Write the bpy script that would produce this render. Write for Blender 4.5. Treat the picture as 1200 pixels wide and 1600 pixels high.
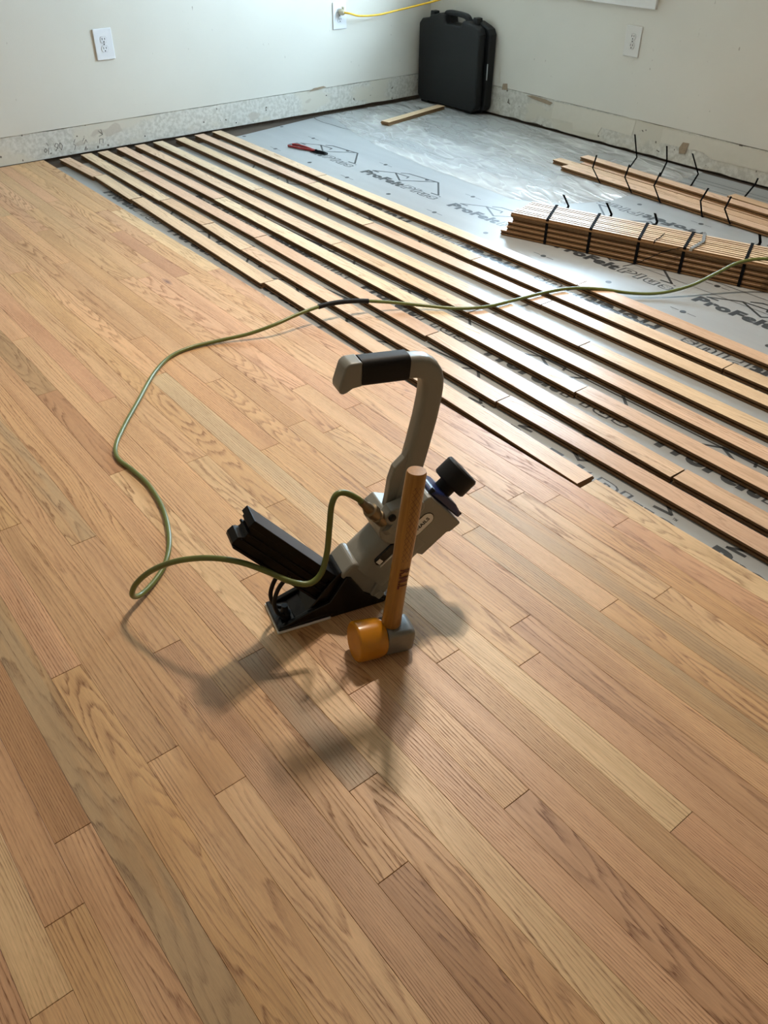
import bpy, bmesh, math, random
from mathutils import Vector, Matrix, noise
random.seed(7)
for o in list(bpy.data.objects): bpy.data.objects.remove(o)
SC = bpy.context.scene
COL = SC.collection
PI = math.pi
# ------------------------------------------------------------------ camera
CAM_P = Vector((4.40028, -1.34304, 1.15618)); F_PX = 1283.83
PITCH, YAW, ROLL = 0.666353, 2.466533, 0.007494
cd = bpy.data.cameras.new('camera'); cam = bpy.data.objects.new('camera', cd); COL.objects.link(cam); SC.camera = cam
fw = Vector((math.cos(PITCH)*math.cos(YAW), math.cos(PITCH)*math.sin(YAW), -math.sin(PITCH)))
rt = Vector((math.sin(YAW), -math.cos(YAW), 0)); up = rt.cross(fw)
c_, s_ = math.cos(ROLL), math.sin(ROLL)
r2 = c_*rt + s_*up; u2 = -s_*rt + c_*up
M = Matrix.Identity(4)
for i in range(3):
    M[i][0] = r2[i]; M[i][1] = u2[i]; M[i][2] = -fw[i]; M[i][3] = CAM_P[i]
cam.matrix_world = M
cd.sensor_fit = 'VERTICAL'; cd.sensor_height = 36.0; cd.lens = F_PX/1600*36.0; cd.clip_start = 0.02; cd.clip_end = 60
# ------------------------------------------------------------------ daylight and exposure
SC.view_settings.view_transform = 'Standard'; SC.view_settings.look = 'None'
SC.view_settings.gamma = 1.0; SC.view_settings.use_curve_mapping = False
SC.view_settings.exposure = 0.0
SKY_STRENGTH = 52.0; SKY_COLOR = (0.60, 0.82, 1.0)
LAMP_POWER = 72.0; LAMP_COLOR = (1.0, 0.83, 0.65)
LAMP = Vector((2.48, 0.55, 2.40))
w = bpy.data.worlds.new('sky'); SC.world = w; w.use_nodes = True
bg = w.node_tree.nodes['Background']; bg.inputs[0].default_value = (*SKY_COLOR, 1); bg.inputs[1].default_value = SKY_STRENGTH
WX0, WX1, WZ0, WZ1 = 0.62, 1.60, 0.74, 2.05        # window in the right wall
YR = 2.515                                         # right wall plane
def portal(name, loc, rot, sx, sy):
    l = bpy.data.lights.new(name, 'AREA'); l.shape = 'RECTANGLE'; l.size = sx; l.size_y = sy; l.cycles.is_portal = True
    o = bpy.data.objects.new(name, l); COL.objects.link(o); o.location = loc; o.rotation_euler = rot; return o
portal('window_daylight', ((WX0+WX1)/2, YR+0.10, (WZ0+WZ1)/2), (-PI/2, 0, 0), WX1-WX0, WZ1-WZ0)
XE, YF, ZC = 6.1, -2.75, 2.45                      # far side of the room behind the camera
# ------------------------------------------------------------------ material helpers
def mat(name):
    m = bpy.data.materials.new(name); m.use_nodes = True; nt = m.node_tree; nt.nodes.clear()
    out = nt.nodes.new('ShaderNodeOutputMaterial'); b = nt.nodes.new('ShaderNodeBsdfPrincipled')
    nt.links.new(b.outputs[0], out.inputs[0]); return m, nt, b, out
def nd(nt, typ, **kw):
    n = nt.nodes.new(typ)
    for k, v in kw.items(): setattr(n, k, v)
    return n
def lk(nt, a, b):
    if hasattr(a, 'outputs'): a = a.outputs[0]
    nt.links.new(a, b)
def mth(nt, op, a, b=None, c=None, clamp=False):
    n = nt.nodes.new('ShaderNodeMath'); n.operation = op; n.use_clamp = clamp
    for i, v in enumerate((a, b, c)):
        if v is None: continue
        if isinstance(v, (int, float)): n.inputs[i].default_value = v
        else: lk(nt, v, n.inputs[i])
    return n.outputs[0]
def vmul(nt, v, s):
    n = nt.nodes.new('ShaderNodeVectorMath'); n.operation = 'MULTIPLY'; lk(nt, v, n.inputs[0]); n.inputs[1].default_value = s; return n.outputs[0]
def noi(nt, v, scale=(1, 1, 1), detail=2.0, rough=0.5):
    n = nt.nodes.new('ShaderNodeTexNoise'); n.inputs['Scale'].default_value = 1.0; n.inputs['Detail'].default_value = detail
    n.inputs['Roughness'].default_value = rough; lk(nt, vmul(nt, v, scale), n.inputs['Vector']); return n.outputs[0]
def ramp(nt, f, stops):
    n = nt.nodes.new('ShaderNodeValToRGB'); el = n.color_ramp.elements
    while len(el) < len(stops): el.new(0.5)
    for e, (p, c) in zip(el, stops):
        e.position = p; e.color = (c, c, c, 1) if isinstance(c, (int, float)) else (*c, 1)
    lk(nt, f, n.inputs[0]); return n.outputs[0]
def mixc(nt, f, a, b, mode='MIX'):
    n = nt.nodes.new('ShaderNodeMix'); n.data_type = 'RGBA'; n.blend_type = mode
    for i, v in ((0, f), (6, a), (7, b)):
        if isinstance(v, (int, float)): n.inputs[i].default_value = v
        elif isinstance(v, tuple): n.inputs[i].default_value = (*v, 1)
        else: lk(nt, v, n.inputs[i])
    return n.outputs[2]
def bump(nt, b, h, strength, dist):
    n = nt.nodes.new('ShaderNodeBump'); n.inputs['Strength'].default_value = strength; n.inputs['Distance'].default_value = dist
    lk(nt, h, n.inputs['Height']); lk(nt, n, b.inputs['Normal'])
def simple(name, col, rough=0.5, metal=0.0, var=0.06, nscale=60, spec=0.5, bmp=0.0):
    m, nt, b, out = mat(name)
    tc = nd(nt, 'ShaderNodeTexCoord'); n = noi(nt, tc.outputs['Object'], (nscale,)*3, 4)
    lk(nt, mixc(nt, n, tuple(max(0, c*(1-var)) for c in col), tuple(min(1, c*(1+var)) for c in col)), b.inputs['Base Color'])
    b.inputs['Roughness'].default_value = rough; b.inputs['Metallic'].default_value = metal; b.inputs['Specular IOR Level'].default_value = spec
    if bmp: bump(nt, b, n, bmp, 0.0008)
    return m
def oak_material(name, rough=0.42, contrast=1.0, across=1, spec=0.45):
    m, nt, b, out = mat(name)
    tc = nd(nt, 'ShaderNodeTexCoord'); oi = nd(nt, 'ShaderNodeObjectInfo')
    rnd = oi.outputs['Random']
    cx = nd(nt, 'ShaderNodeCombineXYZ')
    lk(nt, mth(nt, 'MULTIPLY', rnd, 371.0), cx.inputs[0]); lk(nt, mth(nt, 'MULTIPLY', rnd, 913.0), cx.inputs[1]); lk(nt, mth(nt, 'MULTIPLY', rnd, 57.0), cx.inputs[2])
    ad = nd(nt, 'ShaderNodeVectorMath', operation='ADD'); lk(nt, tc.outputs['Object'], ad.inputs[0]); lk(nt, cx, ad.inputs[1]); v = ad.outputs[0]
    sp = nd(nt, 'ShaderNodeSeparateXYZ'); lk(nt, tc.outputs['Object'], sp.inputs[0])
    rnd2 = mth(nt, 'FRACT', mth(nt, 'MULTIPLY', rnd, 17.31)); rnd3 = mth(nt, 'FRACT', mth(nt, 'MULTIPLY', rnd, 71.7))
    n1 = noi(nt, v, (1.3, 10, 3), 1.0); n2 = noi(nt, v, (8, 60, 30), 3.0, 0.6); n4 = noi(nt, v, (0.9, 26, 5), 2.0)
    cath = ramp(nt, rnd2, [(0.40, 0.0), (0.60, 1.0)])
    A = mth(nt, 'ADD', mth(nt, 'MULTIPLY', mth(nt, 'SUBTRACT', 1.0, cath), mth(nt, 'ADD', 90.0, mth(nt, 'MULTIPLY', rnd3, 130.0))), 40.0)
    B = mth(nt, 'ADD', mth(nt, 'MULTIPLY', cath, 15.0), 5.0)
    f = mth(nt, 'ADD', mth(nt, 'MULTIPLY', sp.outputs[1 if across == 1 else 2], A), mth(nt, 'MULTIPLY', n1, B))
    f = mth(nt, 'ADD', mth(nt, 'ADD', f, mth(nt, 'MULTIPLY', n2, 1.3)), mth(nt, 'MULTIPLY', n4, 6.0))
    fr = mth(nt, 'FRACT', f)
    L = ramp(nt, fr, [(0.0, 0.0), (0.50, 0.06), (0.74, 0.6), (0.88, 1.0), (1.0, 0.05)])
    por = noi(nt, v, (55, 1500, 300), 1.0); pm = ramp(nt, por, [(0.50, 0.0), (0.62, 1.0)])
    por2 = noi(nt, v, (22, 620, 200), 2.0)
    med = noi(nt, v, (2.2, 38, 8), 3.0); low = noi(nt, v, (1.1, 5, 3), 2.0)
    fade = ramp(nt, noi(nt, v, (3, 26, 8), 2.0), [(0.30, 0.15), (0.62, 1.0)])
    Lm = mth(nt, 'MULTIPLY', mth(nt, 'MULTIPLY', L, fade), mth(nt, 'ADD', 0.55, mth(nt, 'MULTIPLY', pm, 0.6)))
    dk = mth(nt, 'ADD', mth(nt, 'MULTIPLY', Lm, 1.0*contrast), mth(nt, 'MULTIPLY', pm, 0.12*contrast), clamp=True)
    base = oi.outputs['Color']
    darkc = mixc(nt, 1.0, base, (0.33, 0.21, 0.115), 'MULTIPLY')
    c1 = mixc(nt, dk, base, darkc)
    g = ramp(nt, med, [(0.25, (0.84, 0.79, 0.74)), (0.5, (1.0, 0.99, 0.98)), (0.78, (1.10, 1.09, 1.06))])
    c2 = mixc(nt, 1.0, c1, g, 'MULTIPLY')
    g2 = ramp(nt, low, [(0.3, (0.94, 0.93, 0.90)), (0.7, (1.06, 1.04, 1.02))])
    c3 = mixc(nt, 1.0, c2, g2, 'MULTIPLY')
    g3 = ramp(nt, por2, [(0.3, 0.90), (0.7, 1.06)])
    c3 = mixc(nt, 1.0, c3, g3, 'MULTIPLY')
    # knot / mineral streak, switched on per board
    at = nd(nt, 'ShaderNodeAttribute', attribute_type='OBJECT', attribute_name='knot'); kx = nd(nt, 'ShaderNodeAttribute', attribute_type='OBJECT', attribute_name='knot_x')
    dx = mth(nt, 'MULTIPLY', mth(nt, 'SUBTRACT', sp.outputs[0], kx.outputs['Fac']), 22.0); dy = mth(nt, 'MULTIPLY', mth(nt, 'SUBTRACT', sp.outputs[1], 0.018), 70.0)
    d = mth(nt, 'SQRT', mth(nt, 'ADD', mth(nt, 'MULTIPLY', dx, dx), mth(nt, 'MULTIPLY', dy, dy)))
    d = mth(nt, 'ADD', d, mth(nt, 'MULTIPLY', mth(nt, 'SUBTRACT', n2, 0.5), 0.8))
    k = mth(nt, 'MULTIPLY', ramp(nt, d, [(0.15, 1.0), (0.95, 0.0)]), at.outputs['Fac'])
    c4 = mixc(nt, k, c3, (0.19, 0.095, 0.075))
    st = nd(nt, 'ShaderNodeAttribute', attribute_type='OBJECT', attribute_name='streak')
    sm = mth(nt, 'MULTIPLY', ramp(nt, noi(nt, v, (1.6, 24, 5), 2.0), [(0.47, 0.0), (0.56, 1.0)]), st.outputs['Fac'])
    c5 = mixc(nt, mth(nt, 'MULTIPLY', sm, 0.40), c4, mixc(nt, dk, (0.36, 0.275, 0.17), (0.17, 0.12, 0.07)))
    lk(nt, c5, b.inputs['Base Color'])
    lk(nt, mth(nt, 'ADD', rough-0.05, mth(nt, 'MULTIPLY', Lm, 0.2)), b.inputs['Roughness'])
    b.inputs['Specular IOR Level'].default_value = spec
    bump(nt, b, mth(nt, 'SUBTRACT', mth(nt, 'MULTIPLY', med, 0.4), dk), 0.35, 0.0004)
    return m
M_OAK = oak_material('oak'); M_OAKL = oak_material('oak_loose', 0.38, 0.7, spec=0.32)
M_EDGE = simple('oak_milled_edge_shaded', (0.19, 0.105, 0.046), 0.65, nscale=90, var=0.25, spec=0.3)  # milled sides and grooves, their shade put into the dark brown
def wall_material():
    m, nt, b, out = mat('scuffed_wall_paint')
    tc = nd(nt, 'ShaderNodeTexCoord'); v = tc.outputs['Object']
    n = noi(nt, v, (2.2, 2.2, 2.2), 4); fine = noi(nt, v, (260,)*3, 2)
    c = mixc(nt, ramp(nt, n, [(0.3, 0), (0.7, 1)]), (0.66, 0.632, 0.56), (0.70, 0.672, 0.60))
    sc = noi(nt, v, (60, 60, 30), 3); sc2 = noi(nt, v, (5, 5, 7), 3)
    spk = mth(nt, 'MULTIPLY', ramp(nt, sc, [(0.70, 0.0), (0.73, 1.0)]), ramp(nt, sc2, [(0.50, 0.0), (0.62, 1.0)]))
    c = mixc(nt, mth(nt, 'MULTIPLY', spk, 0.7), c, (0.30, 0.25, 0.20))
    lk(nt, c, b.inputs['Base Color']); b.inputs['Roughness'].default_value = 0.62
    bump(nt, b, fine, 0.35, 0.0012); return m
M_WALL = wall_material()
def plaster_material():
    m, nt, b, out = mat('bare_plaster')
    tc = nd(nt, 'ShaderNodeTexCoord'); v = tc.outputs['Object']
    a = noi(nt, v, (55, 55, 55), 4, 0.6); p = noi(nt, v, (3.0, 3.0, 5), 3); dot = noi(nt, v, (34, 34, 34), 1)
    c = mixc(nt, ramp(nt, a, [(0.40, 0), (0.60, 1)]), (0.52, 0.50, 0.44), (0.66, 0.64, 0.58))
    c = mixc(nt, ramp(nt, p, [(0.53, 0), (0.60, 1)]), c, (0.62, 0.58, 0.49))
    c = mixc(nt, ramp(nt, noi(nt, v, (4, 4, 9), 2), [(0.66, 0), (0.68, 0.6)]), c, (0.46, 0.40, 0.33))
    c = mixc(nt, ramp(nt, dot, [(0.735, 0), (0.75, 0.85)]), c, (0.10, 0.08, 0.06))
    lk(nt, c, b.inputs['Base Color']); b.inputs['Roughness'].default_value = 0.8
    bump(nt, b, a, 0.5, 0.002); return m
M_PLASTER = plaster_material()
M_CEIL = simple('ceiling_paint', (0.72, 0.67, 0.58), 0.8)  # unseen ceiling, tone warmed for its bounce light
M_TRIM = simple('white_trim_paint', (0.78, 0.78, 0.76), 0.4, var=0.02)
M_SUB = simple('dark_plank_subfloor', (0.075, 0.055, 0.04), 0.8, var=0.5, nscale=20)
M_MUD = simple('crumbled_plaster', (0.16, 0.13, 0.10), 0.9, var=0.4, nscale=70)
def felt_material():
    m, nt, b, out = mat('grey_underlayment')
    tc = nd(nt, 'ShaderNodeTexCoord'); v = tc.outputs['Object']
    a = noi(nt, v, (1.2, 9, 1), 4); f = noi(nt, v, (400, 400, 400), 1)
    c = mixc(nt, ramp(nt, a, [(0.3, 0), (0.7, 1)]), (0.29, 0.305, 0.315), (0.34, 0.355, 0.36))
    lk(nt, c, b.inputs['Base Color']); b.inputs['Roughness'].default_value = 0.42
    bump(nt, b, mth(nt, 'ADD', mth(nt, 'MULTIPLY', a, 1.0), mth(nt, 'MULTIPLY', f, 0.05)), 0.25, 0.004); return m
M_FELT = felt_material()
M_PRINT = simple('black_print', (0.035, 0.04, 0.045), 0.45, var=0.1)
def film_material():
    m, nt, b, out = mat('clear_plastic_film')
    tc = nd(nt, 'ShaderNodeTexCoord'); v = tc.outputs['Object']
    b.inputs['Base Color'].default_value = (0.74, 0.74, 0.73, 1); b.inputs['Roughness'].default_value = 0.20
    b.inputs['IOR'].default_value = 1.6; b.inputs['Specular IOR Level'].default_value = 1.0
    wv = nd(nt, 'ShaderNodeVectorRotate'); wv.rotation_type = 'Z_AXIS'; wv.inputs['Angle'].default_value = 0.3; lk(nt, v, wv.inputs[0])
    n = noi(nt, wv.outputs[0], (1.6, 4.6, 1), 1, 0.4); n3 = noi(nt, wv.outputs[0], (4.0, 13, 1), 1); n2 = noi(nt, v, (2.0, 3.0, 1), 2)
    def fold(q, k, p): return mth(nt, 'POWER', mth(nt, 'SUBTRACT', 1.0, mth(nt, 'ABSOLUTE', mth(nt, 'MULTIPLY', mth(nt, 'SUBTRACT', q, 0.5), k)), clamp=True), p)
    f1 = fold(n, 16.0, 2.0); f3 = fold(n3, 14.0, 2.0)
    h = mth(nt, 'ADD', mth(nt, 'ADD', mth(nt, 'MULTIPLY', n, 1.6), mth(nt, 'MULTIPLY', f1, 0.09)), mth(nt, 'ADD', mth(nt, 'MULTIPLY', n3, 0.5), mth(nt, 'MULTIPLY', f3, 0.05)))
    bump(nt, b, h, 1.0, 0.045)
    al = mth(nt, 'ADD', ramp(nt, n2, [(0.38, 0.32), (0.62, 0.66)]), mth(nt, 'MULTIPLY', f3, 0.18), clamp=True)
    lk(nt, al, b.inputs['Alpha']); return m
M_FILM = film_material()
M_CASTGREY = simple('grey_painted_casting', (0.225, 0.220, 0.195), 0.38, var=0.03, nscale=300, bmp=0.15)
M_ALU = simple('satin_aluminium', (0.40, 0.41, 0.42), 0.38, 0.55, var=0.05, nscale=200)
M_BLACKPL = simple('gloss_black_plastic', (0.004, 0.004, 0.005), 0.25, var=0.2, spec=0.35)
M_MAG = simple('black_anodised_channel', (0.004, 0.0035, 0.0035), 0.42, var=0.2, spec=0.18)
M_RUBBER = simple('black_rubber', (0.008, 0.008, 0.009), 0.6, var=0.2, nscale=200, spec=0.25, bmp=0.3)
M_CASE = simple('black_case_plastic', (0.007, 0.008, 0.009), 0.45, var=0.15, nscale=250, spec=0.3, bmp=0.25)
M_BLUE = simple('dark_blue_cap', (0.012, 0.022, 0.10), 0.35, var=0.1)
M_WHITEPL = simple('white_nylon', (0.75, 0.74, 0.70), 0.4, var=0.02)
M_BRASS = simple('worn_brass', (0.20, 0.15, 0.09), 0.35, 0.8, var=0.25, nscale=120)
M_STEEL = simple('grey_cast_steel', (0.20, 0.20, 0.19), 0.42, 0.5, var=0.1, nscale=150, bmp=0.2)
M_STRAP = simple('black_steel_strap', (0.006, 0.006, 0.007), 0.8, 0.0, var=0.2, spec=0.05)
M_SILVER = simple('bare_steel_strap', (0.45, 0.47, 0.50), 0.3, 0.9, var=0.05)
M_HOSE = simple('olive_green_hose', (0.125, 0.15, 0.035), 0.32, var=0.12, nscale=30)
M_CORD = simple('yellow_cord', (0.72, 0.42, 0.015), 0.42, var=0.08)
M_IVORY = simple('ivory_plug', (0.62, 0.57, 0.42), 0.4, var=0.05)
M_PLATE = simple('white_cover_plate', (0.78, 0.79, 0.82), 0.3, var=0.01)
M_PLATEW = simple('beige_lit_cover_plate', (0.68, 0.66, 0.62), 0.35, var=0.01)  # white plate again, the right wall's light mixed into its colour
M_HOLE = simple('black_slot', (0.01, 0.01, 0.01), 0.7)
M_RED = simple('red_grip', (0.28, 0.02, 0.02), 0.4)
M_YELLOW = simple('amber_urethane', (0.50, 0.20, 0.006), 0.25, var=0.15, nscale=40)
M_YELLOW.node_tree.nodes['Principled BSDF'].inputs['Subsurface Weight'].default_value = 0.1
M_YELLOW.node_tree.nodes['Principled BSDF'].inputs['Subsurface Radius'].default_value = (0.02, 0.008, 0.002)
M_GLASSY = simple('clear_pane', (0.9, 0.9, 0.9), 0.02)
nt = M_GLASSY.node_tree; _o = [n for n in nt.nodes if n.type == 'OUTPUT_MATERIAL'][0]
_t = nd(nt, 'ShaderNodeBsdfTransparent'); _g = nd(nt, 'ShaderNodeBsdfGlossy'); _g.inputs['Roughness'].default_value = 0.0; _m = nd(nt, 'ShaderNodeMixShader')
_m.inputs[0].default_value = 0.06; lk(nt, _t, _m.inputs[1]); lk(nt, _g, _m.inputs[2]); lk(nt, _m, _o.inputs[0])
def emit(name, col, s):
    m, nt, b, out = mat(name); b.inputs['Base Color'].default_value = (0.8, 0.8, 0.8, 1)
    b.inputs['Emission Color'].default_value = (*col, 1); b.inputs['Emission Strength'].default_value = s; return m
def hickory_material():
    m, nt, b, out = mat('varnished_hickory')
    tc = nd(nt, 'ShaderNodeTexCoord'); v = tc.outputs['Object']
    sp = nd(nt, 'ShaderNodeSeparateXYZ'); lk(nt, v, sp.inputs[0])
    n = noi(nt, v, (160, 160, 7), 3); n2 = noi(nt, v, (700, 700, 30), 1)
    c = mixc(nt, ramp(nt, n, [(0.35, 0), (0.65, 1)]), (0.29, 0.135, 0.024), (0.40, 0.20, 0.042))
    c = mixc(nt, ramp(nt, n2, [(0.6, 0), (0.72, 0.5)]), c, (0.27, 0.12, 0.04))
    ang = mth(nt, 'MULTIPLY', mth(nt, 'ARCTAN2', sp.outputs[1], sp.outputs[0]), 0.017)
    masks = []
    for sg in (1, -1):
        q = mth(nt, 'FRACT', mth(nt, 'MULTIPLY', mth(nt, 'ADD', mth(nt, 'MULTIPLY', ang, 1.35*sg), sp.outputs[2]), 1/0.0125))
        masks.append(mth(nt, 'LESS_THAN', q, 0.10))
    mk = mth(nt, 'MAXIMUM', masks[0], masks[1])
    zz = sp.outputs[2]
    win = mth(nt, 'MULTIPLY', mth(nt, 'GREATER_THAN', zz, 0.165), mth(nt, 'LESS_THAN', zz, 0.322))
    aw = mth(nt, 'LESS_THAN', mth(nt, 'ABSOLUTE', mth(nt, 'ADD', ang, 0.0245)), 0.0118)
    mk = mth(nt, 'MULTIPLY', mth(nt, 'MULTIPLY', mk, win), aw)
    c = mixc(nt, mth(nt, 'MULTIPLY', mk, 0.8), c, (0.075, 0.03, 0.012))
    lk(nt, c, b.inputs['Base Color']); b.inputs['Roughness'].default_value = 0.3; return m
M_HICK = hickory_material()
M_HICKEND = simple('handle_end_grain', (0.42, 0.22, 0.085), 0.5, var=0.3, nscale=300)
M_INK = simple('dark_red_ink', (0.10, 0.015, 0.012), 0.5)
# ------------------------------------------------------------------ object helpers
def tag(o, label=None, cat=None, group=None, kind=None):
    if label: o['label'] = label
    if cat: o['category'] = cat
    if group: o['group'] = group
    if kind: o['kind'] = kind
    return o
def empty(name, loc=(0, 0, 0), rz=0.0, parent=None):
    o = bpy.data.objects.new(name, None); COL.objects.link(o); o.location = loc; o.rotation_euler = (0, 0, rz); o.empty_display_size = 0.05
    if parent: o.parent = parent
    return o
def link(name, me, m, parent=None, loc=None, smooth=None, bevel=0.0, seg=2):
    o = bpy.data.objects.new(name, me); COL.objects.link(o)
    if m is not None and not me.materials: me.materials.append(m)
    if parent: o.parent = parent
    if loc is not None: o.location = loc
    if smooth is not None:
        me.shade_smooth(); me.set_sharp_from_angle(angle=math.radians(smooth))
    if bevel:
        md = o.modifiers.new('bevel', 'BEVEL'); md.width = bevel; md.segments = seg; md.limit_method = 'ANGLE'; md.angle_limit = math.radians(35)
        md.harden_normals = False
    return o
def pm(name, verts, faces):
    me = bpy.data.meshes.new(name); me.from_pydata([tuple(v) for v in verts], [], faces); me.update()
    bm = bmesh.new(); bm.from_mesh(me); bmesh.ops.recalc_face_normals(bm, faces=bm.faces); bm.to_mesh(me); bm.free(); return me
def boxes(name, L, m, parent=None, loc=None, bevel=0.0, seg=2):
    vs, fs = [], []
    for (x0, y0, z0, x1, y1, z1) in L:
        k = len(vs); vs += [(x, y, z) for x in (x0, x1) for y in (y0, y1) for z in (z0, z1)]
        fs += [tuple(k+i for i in f) for f in ((0, 1, 3, 2), (4, 6, 7, 5), (0, 4, 5, 1), (2, 3, 7, 6), (0, 2, 6, 4), (1, 5, 7, 3))]
    return link(name, pm(name, vs, fs), m, parent, loc, bevel=bevel, seg=seg)
def prism_mesh(name, poly, a0, a1, axis='y'):
    """extrude a polygon; axis y: poly in (x,z); axis x: poly in (y,z); axis z: poly in (x,y)"""
    n = len(poly)
    def P(p, a):
        return (p[0], a, p[1]) if axis == 'y' else ((a, p[0], p[1]) if axis == 'x' else (p[0], p[1], a))
    vs = [P(p, a0) for p in poly]+[P(p, a1) for p in poly]
    fs = [tuple(range(n))[::-1], tuple(range(n, 2*n))]+[(i, (i+1) % n, n+(i+1) % n, n+i) for i in range(n)]
    return pm(name, vs, fs)
def prism(name, poly, a0, a1, m, parent=None, axis='y', bevel=0.0, seg=2, loc=None, smooth=None):
    return link(name, prism_mesh(name, poly, a0, a1, axis), m, parent, loc, bevel=bevel, seg=seg, smooth=smooth)
def catmull(pts, n=6):
    P = [Vector(p) for p in pts]; P = [2*P[0]-P[1]]+P+[2*P[-1]-P[-2]]; out = []
    for i in range(1, len(P)-2):
        for k in range(n):
            t = k/n; a, b, c, d = P[i-1], P[i], P[i+1], P[i+2]
            out.append(0.5*((2*b)+(c-a)*t+(2*a-5*b+4*c-d)*t*t+(3*b-a-3*c+d)*t**3))
    out.append(P[-2]); return out
def sweep_mesh(name, path, sec, side=None):
    """sec(i, t) -> list of (a,b) offsets; frame a = fixed side direction, b = normal to path"""
    P = [Vector(p) for p in path]; vs, fs = [], []; N = None
    prev = None
    for i, p in enumerate(P):
        t = (P[min(i+1, len(P)-1)]-P[max(i-1, 0)]).normalized()
        if side is not None: a = Vector(side)
        else:
            a = prev if prev is not None else (Vector((0, 0, 1)) if abs(t.z) < 0.9 else Vector((1, 0, 0)))
        a = (a-t*a.dot(t)).normalized(); prev = a; b = t.cross(a)
        s = sec(i, i/(len(P)-1)); N = len(s)
        vs += [p+a*x+b*y for x, y in s]
    for i in range(len(P)-1):
        for k in range(N):
            fs.append((i*N+k, i*N+(k+1) % N, (i+1)*N+(k+1) % N, (i+1)*N+k))
    fs.append(tuple(range(N))); fs.append(tuple((len(P)-1)*N+k for k in range(N)))
    return pm(name, vs, fs)
def circ(r, n=12, r2=None): return [(r*math.cos(2*PI*k/n), (r2 or r)*math.sin(2*PI*k/n)) for k in range(n)]
def tube(name, path, r, m, parent=None, n=10, smooth=50):
    return link(name, sweep_mesh(name, path, lambda i, t: circ(r, n)), m, parent, smooth=smooth)
def rrect(a, b, r, n=4):
    out = []
    for cx, cy, s in ((a-r, b-r, 0), (-a+r, b-r, 1), (-a+r, -b+r, 2), (a-r, -b+r, 3)):
        out += [(cx+r*math.cos(PI/2*(s+k/n)), cy+r*math.sin(PI/2*(s+k/n))) for k in range(n+1)]
    return out
def lathe(name, prof, p0, axis, m, parent=None, n=28, smooth=35, bevel=0.0):
    """prof: list (s, r) along axis from p0"""
    p0 = Vector(p0); ax = Vector(axis).normalized(); a = Vector((0, 0, 1)) if abs(ax.z) < 0.9 else Vector((1, 0, 0))
    a = (a-ax*a.dot(ax)).normalized(); b = ax.cross(a); vs, fs = [], []
    for s, r in prof: vs += [p0+ax*s+(a*math.cos(2*PI*k/n)+b*math.sin(2*PI*k/n))*max(r, 1e-5) for k in range(n)]
    for i in range(len(prof)-1):
        for k in range(n): fs.append((i*n+k, i*n+(k+1) % n, (i+1)*n+(k+1) % n, (i+1)*n+k))
    fs.append(tuple(range(n))); fs.append(tuple((len(prof)-1)*n+k for k in range(n)))
    return link(name, pm(name, vs, fs), m, parent, smooth=smooth, bevel=bevel)
def text_mesh(s, size, shear=0.0, offset=0.0, spacing=1.0, width=None, raw=False):
    cu = bpy.data.curves.new('lettering', 'FONT'); cu.body = s; cu.size = size; cu.shear = shear; cu.offset = offset; cu.space_character = spacing; cu.resolution_u = 3
    o = bpy.data.objects.new('lettering', cu); COL.objects.link(o)
    dg = bpy.context.evaluated_depsgraph_get(); dg.update()
    me = bpy.data.meshes.new_from_object(o.evaluated_get(dg)); bpy.data.objects.remove(o); bpy.data.curves.remove(cu)
    xs = [v.co.x for v in me.vertices]; x0, x1 = min(xs), max(xs)
    if not raw:
        for v in me.vertices: v.co.x = (v.co.x-x0)*((width/(x1-x0)) if width else 1)
    me.materials.clear(); return me
def join_mesh(name, parts, mats):
    """parts: (mesh, matrix, material index)"""
    vs, fs, mi = [], [], []
    for me, mx, k in parts:
        b = len(vs); vs += [mx @ v.co for v in me.vertices]
        for p in me.polygons: fs.append([b+i for i in p.vertices]); mi.append(k)
    out = bpy.data.meshes.new(name); out.from_pydata([tuple(v) for v in vs], [], fs)
    for m in mats: out.materials.append(m)
    for p, k in zip(out.polygons, mi): p.material_index = k
    out.update(); return out
W = 0.05715; TH = 0.019; ZF = -TH
# ------------------------------------------------------------------ room shell
WT = 0.012
def wall_with_holes(name, u0, u1, z0, z1, hole, y0, y1, m):
    L = []
    if hole:
        a, b, c, d = hole
        L = [(u0, y0, z0, a, y1, z1), (b, y0, z0, u1, y1, z1), (a, y0, z0, b, y1, c), (a, y0, d, b, y1, z1)]
    else: L = [(u0, y0, z0, u1, y1, z1)]
    return tag(boxes(name, L, m), kind='structure')
wl = tag(boxes('wall_left', [(-0.12, YF-0.12, 0.128, 0.0, YR+0.12, ZC)], M_WALL), kind='structure')
# unpainted strip where the old baseboard was torn off, ragged upper edge
def ragged_strip(name, parent, along, start, end, z0, ztop, plane, flip, m, th=0.02, amp=0.004, seed=0, bot=0.0):
    n = int((end-start)/0.03); vs, fs = [], []
    for i in range(n+1):
        t = start+(end-start)*i/n; zt = ztop+amp*(noise.noise(Vector((t*6+seed, 0, 0)))+0.5*noise.noise(Vector((t*23, seed, 0))))
        zb = z0+bot*max(0, noise.noise(Vector((t*9, 3.3+seed, 0))))
        for z in (zb, zt):
            for d in (0, th):
                vs.append(((plane-d*flip), t, z) if along == 'y' else (t, (plane-d*flip), z))
    for i in range(n):
        a = i*4; b = a+4
        fs += [(a, b, b+2, a+2), (a+1, a+3, b+3, b+1), (a+2, b+2, b+3, a+3), (a, a+1, b+1, b)]
    fs += [(0, 2, 3, 1), (n*4, n*4+1, n*4+3, n*4+2)]
    return link(name, pm(name, vs, fs), m, parent)
ragged_strip('plaster_strip', wl, 'y', YF, YR, 0.0015, 0.1255, -0.003, 1, M_PLASTER, seed=1, bot=0.004)
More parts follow.
